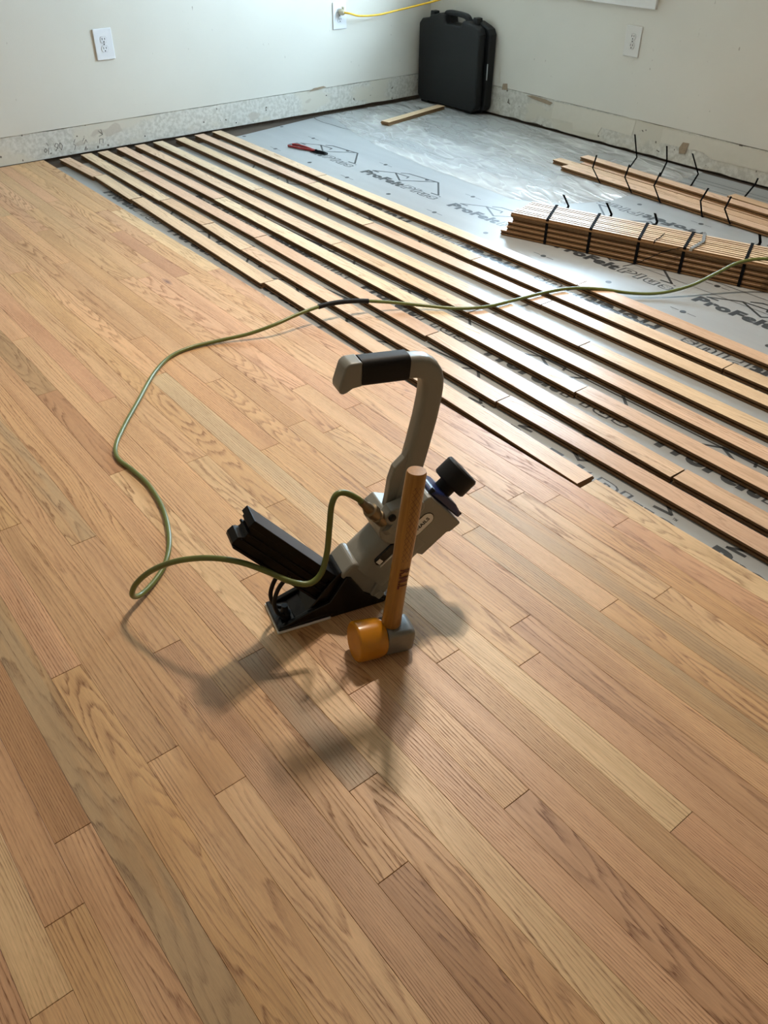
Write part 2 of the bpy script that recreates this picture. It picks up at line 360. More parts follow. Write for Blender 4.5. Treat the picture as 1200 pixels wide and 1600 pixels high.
boxes('backing', [(-0.12, YF-0.12, -0.022, -0.026, YR+0.12, 0.127)], M_MUD, wl)
wr = wall_with_holes('wall_right', 0.0, XE+0.12, 0.140, ZC, (WX0, WX1, WZ0, WZ1), YR, YR+0.12, M_WALL)
ragged_strip('plaster_strip', wr, 'x', 0.0, XE, -0.010, 0.1375, YR+0.003, -1, M_PLASTER, seed=5, bot=0.012)
boxes('backing', [(0.0, YR+0.027, -0.022, XE, YR+0.12, 0.139)], M_MUD, wr)
M_BOUNCEWALL = simple('warm_bounce_wall', (0.52, 0.40, 0.26), 0.8)  # unseen walls, tinted tan to warm the light they bounce
wf = wall_with_holes('wall_front', -0.12, XE+0.12, -0.02, ZC, None, YF-0.12, YF, M_BOUNCEWALL)
tag(boxes('wall_near', [(XE, YF, -0.02, XE+0.12, YR, ZC)], M_BOUNCEWALL), kind='structure')
tag(boxes('ceiling', [(-0.12, YF-0.12, ZC, XE+0.12, YR+0.12, ZC+0.1)], M_CEIL), kind='structure')
# plaster crumbs and patches on the right wall
def rough_patch(name, parent, plane_y, pts, m, th=0.0015):
    return prism(name, pts, plane_y-th, plane_y+0.0005, m, parent, 'y')
M_SCAR = simple('torn_paper_scar', (0.34, 0.26, 0.18), 0.85, var=0.3, nscale=80)
M_FRESH = simple('primer_patch', (0.66, 0.62, 0.53), 0.7, var=0.04, nscale=40)
for pts in ([(0.86, 0.128), (0.90, 0.134), (1.0, 0.131), (1.06, 0.122), (1.04, 0.108), (0.97, 0.114), (0.9, 0.120)],
            [(0.66, 0.128), (0.705, 0.131), (0.70, 0.165), (0.665, 0.160)], [(1.92, 0.035), (1.955, 0.04), (1.965, 0.09), (1.93, 0.088), (1.915, 0.06)]):
    rough_patch('scar', wr, YR, pts, M_SCAR)
for pts in ([(1.06, 0.045), (1.22, 0.048), (1.23, 0.012), (1.40, 0.02), (1.42, 0.062), (1.62, 0.058), (1.63, 0.133), (1.07, 0.131)],
            [(1.80, 0.062), (2.05, 0.065), (2.1, 0.045), (2.5, 0.05), (2.5, 0.132), (1.80, 0.13)]):
    rough_patch('primer_patch', wr, YR+0.0025, pts, M_FRESH)
rough_patch('scratch', wr, YR, [(0.632, 0.16), (0.637, 0.16), (0.634, 0.245), (0.631, 0.245)], M_FRESH)
for y0, z0 in ((0.55, 0.03), (0.9, 0.05), (1.1, 0.02), (1.72, 0.085), (1.3, 0.06)):
    me = prism_mesh('nail_hole', circ(0.0035, 8), 0, 0.001, 'x'); link('nail_hole', me, M_HOLE, wl, (-0.0028, y0, z0))
# the torn drywall corner near the middle of the left wall
prism('scar', [(1.60, 0.121), (1.63, 0.134), (1.70, 0.138), (1.72, 0.130), (1.66, 0.124)], -0.0005, 0.0015, M_SCAR, wl, 'x')
# builder's pencil figures on the bare strip
M_PENCIL = simple('pencil', (0.16, 0.15, 0.14), 0.7)
def pencil(strokes, y, z, k=1.0):
    L = []
    for s in strokes:
        for (a, b), (c, d) in zip(s[:-1], s[1:]):
            dx, dz = c-a, d-b; l = math.hypot(dx, dz) or 1; nx, nz = -dz/l*0.0011, dx/l*0.0011
            L.append([(y+(a+nx)*k, z+(b+nz)*k), (y+(c+nx)*k, z+(d+nz)*k), (y+(c-nx)*k, z+(d-nz)*k), (y+(a-nx)*k, z+(b-nz)*k)])
    parts = [(prism_mesh('p', q, -0.0035, -0.0022, 'x'), Matrix.Identity(4), 0) for q in L]
    return link('pencil_mark', join_mesh('pencil_mark', parts, [M_PENCIL]), None, wl)
pencil([[(0.012, 0), (0.02, 0.03)], [(0.02, 0.04), (0.012, 0.055)], [(0, 0.01), (0.01, 0.02), (0.004, 0.03), (-0.006, 0.02), (0, 0.01)]], 0.02, 0.02)
pencil([[(0, 0), (0.012, 0.012), (0.02, 0.03), (0.008, 0.035), (0, 0.022), (0.016, 0.01)], [(0.03, 0.0), (0.04, 0.02), (0.03, 0.035), (0.022, 0.02), (0.03, 0)]], 0.07, 0.03)
pencil([[(0, 0), (0.01, 0.02), (0.0, 0.03)], [(0.004, 0.035), (0.014, 0.05)]], 0.165, 0.02)
pencil([[(0, 0), (0.008, 0.014), (0.018, 0.004), (0.006, 0), (0.012, 0.02)], [(0.004, 0.03), (0.018, 0.05), (0.022, 0.035)], [(0.0, 0.045), (0.012, 0.06)]], 0.215, 0.01)
pencil([[(0, 0), (0.004, 0.022), (0.022, 0.02), (0.018, 0.0)], [(0.004, 0.035), (0.024, 0.04), (0.02, 0.066)], [(0.024, 0.04), (0.004, 0.062)]], 0.30, 0.03)
# window 1: casing, sill, apron, sashes, panes (only the end of its apron is in view)
w1 = tag(boxes('window_1', [(WX0, YR, WZ0, WX0+0.02, YR+0.12, WZ1), (WX1-0.02, YR, WZ0, WX1, YR+0.12, WZ1), (WX0, YR, WZ1-0.02, WX1, YR+0.12, WZ1), (WX0, YR, WZ0, WX1, YR+0.12, WZ0+0.02)], M_TRIM), kind='structure')
boxes('window_casing', [(WX0-0.07, YR-0.018, WZ0-0.0, WX0, YR-0.0005, WZ1+0.08), (WX1, YR-0.018, WZ0, WX1+0.07, YR-0.0005, WZ1+0.08), (WX0, YR-0.018, WZ1, WX1, YR-0.0005, WZ1+0.08)], M_TRIM, w1, bevel=0.003)
boxes('window_sill', [(WX0-0.09, YR-0.05, WZ0-0.025, WX1+0.09, YR-0.0005, WZ0)], M_TRIM, w1, bevel=0.004)
boxes('window_apron', [(WX0-0.05, YR-0.016, 0.625, 1.637, YR-0.0005, WZ0-0.025)], M_TRIM, w1, bevel=0.002)
xm, zm = (WX0+WX1)/2, (WZ0+WZ1)/2
for z0, z1, yy in ((WZ0+0.02, zm+0.02, YR+0.05), (zm-0.02, WZ1-0.02, YR+0.08)):
    s = boxes('sash', [(WX0+0.02, yy, z0, WX0+0.06, yy+0.025, z1), (WX1-0.06, yy, z0, WX1-0.02, yy+0.025, z1), (WX0+0.06, yy, z0, WX1-0.06, yy+0.025, z0+0.04), (WX0+0.06, yy, z1-0.04, WX1-0.06, yy+0.025, z1)], M_TRIM, w1)
    boxes('pane', [(WX0+0.06, yy+0.011, z0+0.04, WX1-0.06, yy+0.014, z1-0.04)], M_GLASSY, s)
# added unseen overhang outside, keeps steep daylight off the floor by the wall
tag(boxes('daylight_blocker', [(-0.8, YR+0.121, 2.22, XE+0.12, YR+0.92, 2.32)], M_TRIM), kind='structure')
# ceiling lamp (above the frame): canopy, arm plate and three bulbs
lampo = tag(empty('ceiling_lamp', (LAMP.x, LAMP.y, ZC)), 'three bulb ceiling lamp with a round white canopy above the racked boards', 'lamp')
lathe('canopy', [(0, 0.07), (0.015, 0.07), (0.025, 0.05)], (0, 0, 0), (0, 0, -1), M_TRIM, lampo)
M_BULB = emit('lit_bulb', LAMP_COLOR, 25.0)
for k in range(3):
    a = 2*PI*k/3+0.35; px, py = 0.085*math.cos(a), 0.085*math.sin(a)
    tube('arm', [(0, 0, -0.018), (px*0.6, py*0.6, -0.022), (px, py, -0.03)], 0.007, M_TRIM, lampo)
    sh = lathe('reflector', [(0, 0.020), (0.045, 0.034), (0.047, 0.032), (0.004, 0.018)], (px, py, -0.028), (0, 0, -1), M_TRIM, lampo, n=20)
    lathe('bulb', [(0, 0.006), (0.004, 0.026), (0.008, 0.028), (0.010, 0.020)], (px, py, -0.062), (0, 0, -1), M_BULB, sh, n=16, smooth=80)
    l = bpy.data.lights.new('reflector_lamp', 'SPOT'); l.energy = LAMP_POWER; l.color = LAMP_COLOR; l.spot_size = math.radians(146); l.spot_blend = 1.0; l.shadow_soft_size = 0.034
    lo = bpy.data.objects.new('reflector_lamp', l); COL.objects.link(lo); lo.location = (LAMP.x+px, LAMP.y+py, ZC-0.085)
    lo.rotation_euler = Vector((-0.22, 0.22, 1.0)).to_track_quat('Z', 'Y').to_euler()
# ------------------------------------------------------------------ floor: subfloor + every nailed strip
floor = tag(boxes('floor', [(-0.12, YF-0.12, -0.06, XE, YR+0.12, -0.0215)], M_SUB), kind='structure')
def srgb(r, g, b):
    f = lambda c: ((c/255+0.055)/1.055)**2.4 if c > 10 else c/255/12.92
    return (f(r), f(g), f(b), 1.0)
TONES = {'tan': (204, 166, 126), 'pink': (206, 165, 129), 'gold': (204, 165, 121), 'pale': (213, 179, 139), 'cream': (216, 187, 146), 'brown': (182, 141, 102),
         'olive': (180, 148, 108), 'grey': (170, 142, 110), 'green': (196, 163, 122), 'orange': (190, 146, 102), 'rose': (198, 156, 121), 'tan2': (201, 162, 121)}
COMMON = ['tan', 'tan', 'pink', 'gold', 'tan2', 'tan2', 'pink', 'rose', 'gold', 'pale']
JOINTS = {-1: [.930, 1.758, 3.610], -2: [1.374, 3.455], -3: [1.174, 1.739, 3.396, 3.809], -4: [2.837, 3.322], -5: [1.036, 3.765], -6: [.703, 2.897],
          -7: [2.815, 3.153], -8: [1.370, 2.481, 3.686], -9: [1.043, 2.098, 2.867], -10: [2.351, 4.141], -11: [1.353, 3.074], -12: [2.802],
          -13: [2.394, 3.956], -14: [3.251, 3.626], -15: [2.257, 2.735], -16: [3.436, 3.782], -17: [3.929], -18: [2.931, 3.322], -19: [3.656],
          -20: [2.786], -21: [3.265], -22: [2.2], -23: [3.58], -24: [2.9], -25: [3.794]}
TONE_AT = [(-1, 1.3, 'cream'), (-1, 2.6, 'pink'), (-1, 3.9, 'pink'), (-2, 3.0, 'pink'), (-3, 3.6, 'pale'), (-3, 2.6, 'pale'), (-4, 3.7, 'green'), (-5, 3.4, 'pale'), (-5, 4.2, 'gold'),
           (-6, 3.9, 'green'), (-7, 3.9, 'tan'), (-8, 3.9, 'rose'), (-8, 3.2, 'gold'), (-9, 3.5, 'gold'), (-10, 3.0, 'cream'), (-10, 4.3, 'rose'), (-11, 3.9, 'tan2'),
           (-12, 4.0, 'pink'), (-12, 2.3, 'tan'), (-13, 3.2, 'tan'), (-13, 4.2, 'rose'), (-14, 3.4, 'orange'), (-14, 4.0, 'pink'), (-15, 2.0, 'olive'), (-15, 2.5, 'brown'), (-15, 3.5, 'pale'),
           (-16, 3.1, 'tan2'), (-16, 3.6, 'grey'), (-16, 4.0, 'gold'), (-17, 3.4, 'gold'), (-17, 4.1, 'brown'), (-18, 3.1, 'tan2'), (-18, 3.6, 'rose'), (-18, 2.5, 'green'), (-19, 3.3, 'tan2'),
           (-19, 3.9, 'pale'), (-20, 3.3, 'tan2'), (-21, 3.0, 'rose'), (-21, 3.7, 'gold'), (-22, 3.5, 'olive'), (-23, 3.4, 'brown'), (-23, 3.8, 'rose'), (-24, 3.5, 'rose'), (-25, 3.9, 'tan2'), (-6, 1.5, 'tan')]
STREAK = {(-18, 2.5), (-22, 3.5), (-10, 2.9), (-4, 3.7), (-6, 3.9), (-16, 3.6), (-21, 3.0)}
XFLOOR = 5.0
def plank(row, x0, x1, xs_col, y0=None, parent=floor):
    y = row*W if y0 is None else y0
    L = x1-x0-0.0009; w_ = W-0.00025; c = 0.0005; zt = random.uniform(-0.00015, 0.0001)
    vs = [(0, 0, -TH), (L, 0, -TH), (L, w_, -TH), (0, w_, -TH), (0, 0, -c), (L, 0, -c), (L, w_, -c), (0, w_, -c), (c, c, 0), (L-c, c, 0), (L-c, w_-c, 0), (c, w_-c, 0)]
    fs = [(0, 3, 2, 1), (0, 1, 5, 4), (1, 2, 6, 5), (2, 3, 7, 6), (3, 0, 4, 7), (4, 5, 9, 8), (5, 6, 10, 9), (6, 7, 11, 10), (7, 4, 8, 11), (8, 9, 10, 11)]
    me = bpy.data.meshes.new('plank'); me.from_pydata(vs, [], fs); me.update()
    o = link('plank', me, M_OAK, parent, (x0, y+0.0001, zt)); o.color = xs_col
    return o
def jit(t, k=5):
    d = random.uniform(-k, k); return srgb(*[max(0, min(255, c+d+random.uniform(-1.5, 1.5))) for c in t])
nplank = 0
for row in range(-38, 1):
    start = 3.466 if row == 0 else 0.002
    js = list(JOINTS.get(row, [])); xs = [start]+[j for j in js if j > start+0.05]+[XFLOOR]
    if row == 0: xs = [start, XFLOOR]
    full = [xs[0]]
    for a, b in zip(xs[:-1], xs[1:]):
        lim = 1.25 if b < 2.2 else (3.5 if row in (-22, -15, -10) else 1.9)
        while b-full[-1] > lim:
            full.append(full[-1]+random.uniform(0.45, min(1.15, b-full[-1]-0.35)))
        full.append(b)
    for a, b in zip(full[:-1], full[1:]):
        tone = random.choice(COMMON)
        for (r_, x_, t_) in TONE_AT:
            if r_ == row and a < x_ < b: tone = t_
        if row == 0: tone = 'cream'
        o = plank(row, a, b, jit(TONES[tone])); nplank += 1
        for (r_, x_) in STREAK:
            if r_ == row and a < x_ < b: o['streak'] = 1.0
        if row == -4 and a < 1.754 < b: o['knot'] = 1.0; o['knot_x'] = 1.754-a
# tongue left showing along the last nailed row
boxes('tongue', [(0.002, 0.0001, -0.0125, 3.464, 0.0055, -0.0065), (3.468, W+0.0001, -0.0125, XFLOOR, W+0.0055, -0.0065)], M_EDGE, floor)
boxes('subfloor_fill', [(XFLOOR+0.001, YF, -0.0205, XE-0.001, W, -0.0008)], simple('bare_oak_beyond', srgb(200, 158, 114)[:3], 0.5), floor)
# ------------------------------------------------------------------ loose strips: tongue-and-groove profile
def strip_mesh(L, relief=False, flip=False, w_=0.0555):
    g = 0.0065
    top = [(0.0004, 0), (w_-0.0004, 0), (w_, -0.0004), (w_, -0.0065), (w_+0.0055, -0.0070), (w_+0.0055, -0.0120), (w_, -0.0125), (w_-0.001, -TH)]
    bot = []
    if relief:
        for c in (w_*0.67, w_*0.33): bot += [(c+0.0040, -TH), (c+0.0038, -TH+0.0065), (c-0.0038, -TH+0.0065), (c-0.0040, -TH)]
    rest = [(0.001, -TH), (0.001, -0.0128), (g, -0.0124), (g, -0.0068), (0.0, -0.0064), (0.0, -0.0004)]
    poly = top+bot+rest
    if flip: poly = [(w_-y, -TH-z) for y, z in poly]
    me = prism_mesh('strip', poly, 0, L, 'x')
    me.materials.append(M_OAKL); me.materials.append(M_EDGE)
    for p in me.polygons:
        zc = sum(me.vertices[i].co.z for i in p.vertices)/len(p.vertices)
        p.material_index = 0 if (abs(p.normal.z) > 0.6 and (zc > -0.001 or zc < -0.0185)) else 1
    return me
ORD = ['first', 'second', 'third', 'fourth', 'fifth', 'sixth', 'seventh', 'eighth', 'ninth']
RACK = {1: [(.035, .066, .412, .080, 'pink'), (.415, .088, .83, .075, 'pale'), (.836, .080, 1.969, .041, 'pale'), (1.972, .054, 3.452, .0065, 'pale')],
        2: [(.022, .181, .925, .168, 'pale'), (.928, .173, 1.310, .168, 'tan'), (1.313, .166, 1.644, .152, 'pale'), (1.647, .152, 3.057, .121, 'pink'), (3.06, .125, 4.45, .128, 'pink')],
        3: [(.030, .267, .472, .271, 'pale'), (.475, .271, 1.567, .262, 'pink'), (1.570, .259, 2.633, .232, 'rose'), (2.637, .236, 3.572, .205, 'pale'), (3.577, .209, 4.5, .211, 'pink')],
        4: [(.018, .373, 1.050, .370, 'pink'), (1.053, .367, 3.155, .333, 'cream'), (3.158, .337, 4.35, .337, 'pink')],
        5: [(.024, .472, .600, .473, 'pink'), (.603, .474, 1.813, .457, 'pale'), (1.816, .458, 2.591, .453, 'tan'), (2.594, .455, 4.4, .452, 'pink')],
        6: [(.024, .576, 1.045, .569, 'cream'), (1.048, .571, 2.975, .558, 'pale'), (2.978, .560, 4.3, .556, 'pale')],
        7: [(.030, .703, 1.713, .688, 'pale'), (1.716, .688, 2.693, .692, 'pink'), (2.696, .693, 4.35, .697, 'pale')],
        8: [(.022, .823, 1.115, .818, 'pink'), (1.118, .817, 2.257, .780, 'pale'), (2.260, .781, 3.331, .784, 'pale'), (3.334, .786, 4.25, .788, 'pale')],
        9: [(.018, .932, 1.048, .920, 'pale'), (1.051, .919, 2.655, .915, 'cream'), (2.658, .915, 4.3, .910, 'pink')]}
BOARDTONE = {'pink': (215, 184, 158), 'pale': (220, 194, 164), 'cream': (220, 200, 170), 'tan': (212, 181, 149), 'rose': (211, 176, 149)}
for r_, L_ in RACK.items():
    for k, (x0, y0, x1, y1, t_) in enumerate(L_):
        ln = math.hypot(x1-x0, y1-y0)-0.001
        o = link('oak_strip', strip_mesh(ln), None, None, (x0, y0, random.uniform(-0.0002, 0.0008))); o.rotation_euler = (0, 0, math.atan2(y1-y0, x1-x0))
        o.color = jit(BOARDTONE[t_], 4)
        place = 'board, at the left wall' if k == 0 else 'board from the left wall'
        tag(o, f'loose oak strip, {ORD[r_-1]} row from the nailed floor, {ORD[k]} {place}', 'floorboard', 'oak strips racked loose in rows on the underlayment')
# ------------------------------------------------------------------ printed underlayment
feltpoly = [(0.10, -0.05), (4.7, -0.05), (4.7, 2.50), (0.02, 2.50), (0.0, 1.70), (0.05, 1.4), (0.11, 1.05), (0.12, 0.6)]
felt = prism('underlayment', feltpoly, -0.0212, -0.0200, M_FELT, None, 'z')
tag(felt, 'grey printed roofing felt underlayment spread on the subfloor to the right wall', 'underlayment')
ZP = -0.0196
T_PRO = text_mesh('ProFelt', 0.075, 0.04, 0.0050, 1.12, 0.300)
T_PLUS = text_mesh('Plus', 0.075, 0.04, 0.0062, 1.30, None, True); T_PLUSI = text_mesh('Plus', 0.075, 0.04, 0.0016, 1.30, None, True)
def yscale(me, h):
    ys = [v.co.y for v in me.vertices]; k = h/(max(ys)-min(ys)); y0 = min(ys)
    for v in me.vertices: v.co.y = (v.co.y-y0)*k
yscale(T_PRO, 0.056)
_x = [v.co.x for v in T_PLUS.vertices]; _y = [v.co.y for v in T_PLUS.vertices]; _a, _b = min(_x), min(_y); _kx, _ky = 0.234/(max(_x)-_a), 0.056/(max(_y)-_b)
for _me in (T_PLUS, T_PLUSI):
    for v in _me.vertices: v.co.x = (v.co.x-_a)*_kx; v.co.y = (v.co.y-_b)*_ky
T_TM = text_mesh('TM', 0.012, 0.0, 0.0003, 1.0, 0.012); T_SM = text_mesh('TOP HOLE MARK', 0.02, 0.0, 0.0004, 1.0, 0.14)
def poly_line(pts, wd):
    parts = []
    for (a, b), (c, d) in zip(pts[:-1], pts[1:]):
        l = math.hypot(c-a, d-b); nx, ny = -(d-b)/l*wd/2, (c-a)/l*wd/2; ex, ey = (c-a)/l*wd*0.3, (d-b)/l*wd*0.3
        me = bpy.data.meshes.new('q'); me.from_pydata([(a+nx-ex, b+ny-ey, 0), (c+nx+ex, d+ny+ey, 0), (c-nx+ex, d-ny+ey, 0), (a-nx-ex, b-ny-ey, 0)], [], [(3, 2, 1, 0)]); parts.append(me)
    return parts
HOUSE = [([(0.022, 0.075), (0.122, 0.138), (0.213, 0.146), (0.221, 0.126)], 0.008), ([(0.022, 0.075), (0.063, 0.078)], 0.009), ([(0.122, 0.138), (0.229, 0.076), (0.355, 0.200)], 0.009),
         ([(0.141, 0.158), (0.173, 0.180), (0.366, 0.200), (0.510, 0.074), (0.466, 0.069)], 0.009)]
I4 = Matrix.Identity(4)
LOGO_PARTS = [(T_PRO, Matrix.Translation((0.0, 0.008, 0)), 0), (T_PLUS, Matrix.Translation((0.308, 0.008, 0)), 0), (T_TM, Matrix.Translation((0.52, 0.062, 0)), 0)]
for pts, wd in HOUSE: LOGO_PARTS += [(q, I4, 0) for q in poly_line(pts, wd)]
LOGO = join_mesh('printed_logo', LOGO_PARTS, [M_PRINT])
LOGO_IN = join_mesh('logo_outline_fill', [(T_PLUSI, Matrix.Translation((0.308, 0.008, 0)), 0)], [M_FELT])
def logo(x, y, inv=False):
    o = link('printed_logo', LOGO, None, felt, (x, y, ZP)); i = link('outline_fill', LOGO_IN, None, o, (0, 0, 0.0003))
    if inv: o.rotation_euler = (0, 0, PI)
for k in range(-1, 6): logo(1.050+0.6345*k, 1.160) if 1.050+0.6345*k > 0.05 else None
for k in range(0, 7): logo(0.60+0.635*k-0.0, 0.035)
for k in range(0, 6): logo(1.12+0.635*k, 0.925, True)
for k in range(0, 3): logo(2.60+0.635*k, 1.79, True)
for k in range(0, 6): logo(0.9+0.635*k, 0.31)
# nail dots, seams, printed guide lines and a drawn shadow line
DOT = prism_mesh('printed_dot', circ(0.011, 12), 0, 0.0003, 'z'); DOT.materials.append(M_PRINT)
TICK = join_mesh('printed_dot', [(DOT, I4, 0)]+[(q, Matrix.Translation((0, 0, 0.0002)), 0) for q in poly_line([(-0.05, 0), (-0.018, 0)], 0.003)+poly_line([(0.018, 0), (0.05, 0)], 0.003)], [M_PRINT])
for row_y, x0 in ((1.065, 0.135), (0.15, 0.2), (0.62, 0.3), (1.345, 0.08), (1.86, 2.2), (2.18, 2.35)):
    k = 0
    while x0+0.318*k < 4.5:
        link('printed_dot', TICK if k % 2 else DOT, None, felt, (x0+0.318*k, row_y, ZP)); k += 1
for pts, wd in (([(2.30, 1.272), (4.6, 1.276)], 0.003), ([(2.2, 1.372), (4.6, 1.38)], 0.004), ([(0.0, 0.448), (4.6, 0.446)], 0.007), ([(0.45, 1.63), (0.7, 1.622), (1.27, 1.56), (1.8, 1.50)], 0.004),  # the long line across the racked rows is shadow drawn in black
                ([(0.5, 1.70), (2.0, 1.60)], 0.003), ([(2.1, 2.29), (3.2, 2.28)], 0.004), ([(2.1, 2.36), (3.2, 2.35)], 0.004), ([(2.1, 2.40), (2.5, 2.395)], 0.004)):
    link('print_and_shadow_line', join_mesh('print_and_shadow_line', [(q, I4, 0) for q in poly_line(pts, wd)], [M_PRINT]), None, felt, (0, 0, ZP))
link('print_and_shadow_line', join_mesh('print_and_shadow_line', [(q, I4, 0) for q in poly_line([(0.0, 1.618), (0.06, 1.600), (0.14, 1.592), (0.22, 1.602), (0.302, 1.602), (0.42, 1.63)], 0.006)], [M_PRINT]), None, felt, (0, 0, ZP))
# ------------------------------------------------------------------ plastic film with folds
EDGE = [(0.0, 1.655), (0.12, 1.70), (0.40, 1.60), (0.695, 1.535), (1.153, 1.484), (1.45, 1.475), (1.816, 1.465), (1.95, 1.55), (2.04, 1.68), (2.09, 1.80)]
def edge_y(x):
    for (a, b), (c, d) in zip(EDGE[:-1], EDGE[1:]):
        if a <= x <= c: return b+(d-b)*(x-a)/(c-a)
    return EDGE[-1][1]
nx_, ny_ = 190, 100; vs, fs = [], []
def ridge(v): return max(0.0, 1-abs(noise.noise(v))*7)
for i in range(nx_+1):
    x = 0.012+2.078*i/nx_; ye = edge_y(x)+0.012*noise.noise(Vector((x*9, 0, 3)))
    for j in range(ny_+1):
        t = j/ny_; y = ye+(2.506-ye)*t
        p = Vector((x, y, 0))
        q = Vector((x*3.0+y*1.2, y*7.0-x*1.4, 1.0)); q2 = Vector((x*10+y*3, y*5-x*9, 4.0))
        h = 0.0022*ridge(q)+0.0010*ridge(q2)+0.0050*max(0, noise.noise(p*2.2+Vector((3, 3, 0))))
        h *= min(1.0, j/5.0, (ny_-j)/3.0+0.3)
        vs.append((x, y, -0.0190+h))
for i in range(nx_):
    for j in range(ny_): a = i*(ny_+1)+j; fs.append((a, a+ny_+1, a+ny_+2, a+1))
me = bpy.data.meshes.new('plastic_film'); me.from_pydata(vs, [], fs); me.update(); me.shade_smooth()
film = link('plastic_film', me, M_FILM)
md = film.modifiers.new('thickness', 'SOLIDIFY'); md.thickness = 0.0002
film.modifiers.remove(md)
tag(film, 'wrinkled clear plastic sheeting over the underlayment in the far corner', 'sheeting')
# ------------------------------------------------------------------ loose boards by the right wall and straps of the opened bundle
PILE = [(1.640, 1.962, 2.95, 1.930, 0.0, 'pink', 'front board of the loose pile by the right wall, resting low'),
        (1.535, 2.020, 2.95, 1.990, 0.0, 'tan', 'second board of the loose pile, its end sticking out farthest towards the case'),
        (1.66, 2.082, 2.95, 2.052, 0.0, 'pink', 'inner board of the loose pile, low, beneath the raised boards'),
        (1.645, 2.142, 2.95, 2.112, 0.0, 'rose', 'rear board of the loose pile, low, nearest the right wall'),
        (1.632, 2.110, 2.95, 2.060, 0.0195, 'pink', 'raised oak board lying on top of the loose pile, full length'),
        (2.44, 2.150, 2.95, 2.122, 0.0195, 'tan', 'short raised oak board at the back of the loose pile top')]
for x0, y0, x1, y1, z, t_, lab in PILE:
    o = link('oak_strip', strip_mesh(math.hypot(x1-x0, y1-y0)), None, None, (x0, y0, z+0.0028)); o.rotation_euler = (0, 0, math.atan2(y1-y0, x1-x0)); o.color = jit(BOARDTONE[t_], 4)
    tag(o, lab, 'floorboard', 'loose boards piled by the right wall')
o = link('oak_strip', strip_mesh(0.545, relief=True), None, None, (0.447, 1.835, 0.003)); o.rotation_euler = (0, 0, math.atan2(0.53, -0.115)); o.color = jit(BOARDTONE['pale'], 2)
tag(o, 'short offcut of oak board on the plastic film, pointing at the black case', 'floorboard')
def ribbon(name, pts, wd, th, m, parent=None, side=(1, 0, 0)):
    return link(name, sweep_mesh(name, pts, lambda i, t: [(-wd/2, -th/2), (wd/2, -th/2), (wd/2, th/2), (-wd/2, th/2)], side), m, parent)
NEARS = [(1.893, 1.955, 1.893, 1.885, .064, 1.893, 1.900, .118), (2.082, 1.950, 2.082, 1.880, .066, 2.082, 1.898, .118), (2.246, 1.943, 2.246, 1.872, .070, 2.246, 1.900, .120), (2.471, 1.930, 2.471, 1.893, .057, 2.471, 1.93, .103), (2.602, 1.940, 2.602, 1.868, .062, 2.602, 1.893, .108)]
FARS = [(1.812, 2.281, 1.812, 2.324, .023, 1.812, 2.274, .137), (1.997, 2.277, 1.997, 2.31, .044, 1.997, 2.282, .120), (2.175, 2.277, 2.175, 2.314, .027, 2.175, 2.227, .132), (2.442, 2.284, 2.442, 2.36, .035, 2.442, 2.37, .06), (2.58, 2.284, 2.58, 2.35, .035, 2.58, 2.33, .11)]
for k, (a, b) in enumerate(zip(NEARS, FARS)):
    pts = [(a[5], a[6], a[7]), (a[2], a[3], a[4]), (a[0], a[1]+0.004, -0.0178), (a[0]*0.5+b[0]*0.5, 2.12, -0.0186), (b[0], b[1], -0.0175), (b[2], b[3], b[4]), (b[5], b[6], b[7])]
    o = ribbon('steel_strap', pts, 0.008, 0.0012, M_STRAP)
    tag(o, f'cut black steel strap under the loose pile by the right wall, {ORD[k]} from the case', 'strap', 'cut straps standing up around the loose pile')
for k, (x, y, x2, y2, z2) in enumerate([(2.04, 1.569, 2.032, 1.535, .042), (2.226, 1.633, 2.218, 1.597, .042), (2.405, 1.709, 2.403, 1.684, .030), (2.804, 1.839, 2.804, 1.817, .026)]):
    o = ribbon('steel_strap', [(x, y-0.10, -0.0176), (x, y-0.003, -0.0176), (x, y, -0.010), (x2, y2, z2)], 0.012, 0.0014, M_STRAP)
    tag(o, f'short black strap end standing behind the strapped bundle, {ORD[k]} from its left end', 'strap', 'strap ends behind the bundle')
# ------------------------------------------------------------------ strapped bundle: five layers of three boards
BA = math.radians(18.69)
bun = empty('board_bundle', (2.094, 1.095, ZF+0.0012), BA)
tag(bun, 'strapped bundle of new oak flooring, five boards high and three wide', 'bundle')
for lay in range(5):
    for c in range(3):
        x0 = random.uniform(-0.012, 0.016)+0.012*lay; fl = lay == 4
        me = strip_mesh(1.85+random.uniform(-0.01, 0.01), relief=True, flip=(lay == 4))
        o = link('board', me, None, bun, (x0, 0.0005+c*0.0585, TH*(lay+1)+0.0002*lay)); o.color = jit(BOARDTONE['tan' if c else 'rose'] if not fl else BOARDTONE['pale'], 6)
BH, BW = 5*TH+0.0015, 0.180
def loop(x, skew, m, wd=0.011, name='strap'):
    e = 0.0012
    pts = [(x, -e, 0.001), (x, -e, BH), (x, -e+0.0012, BH+e), (x+skew, BW+e, BH+e), (x+skew, BW+e+0.001, BH), (x+skew, BW+e+0.001, 0.001)]
    return ribbon(name, pts, wd, 0.0012, m, bun)
for s, k in ((0.197, -0.04), (0.375, -0.035), (0.565, -0.03), (0.733, -0.02), (0.948, -0.02), (1.2, -0.02), (1.45, 0.0)): loop(s, k, M_STRAP)
ribbon('strap', [(0.755, -0.003, BH-0.012), (0.757, -0.001, BH+0.003), (0.775, 0.08, BH+0.008), (0.752, BW, BH+0.006)], 0.012, 0.0012, M_SILVER, bun)['label'] = 'bare silver steel strap, slack'
tube('wire', [(0.725, -0.003, BH), (0.66, -0.02, 0.07), (0.585, -0.045, 0.02), (0.54, -0.06, 0.004)], 0.0014, M_STRAP, bun, n=6)
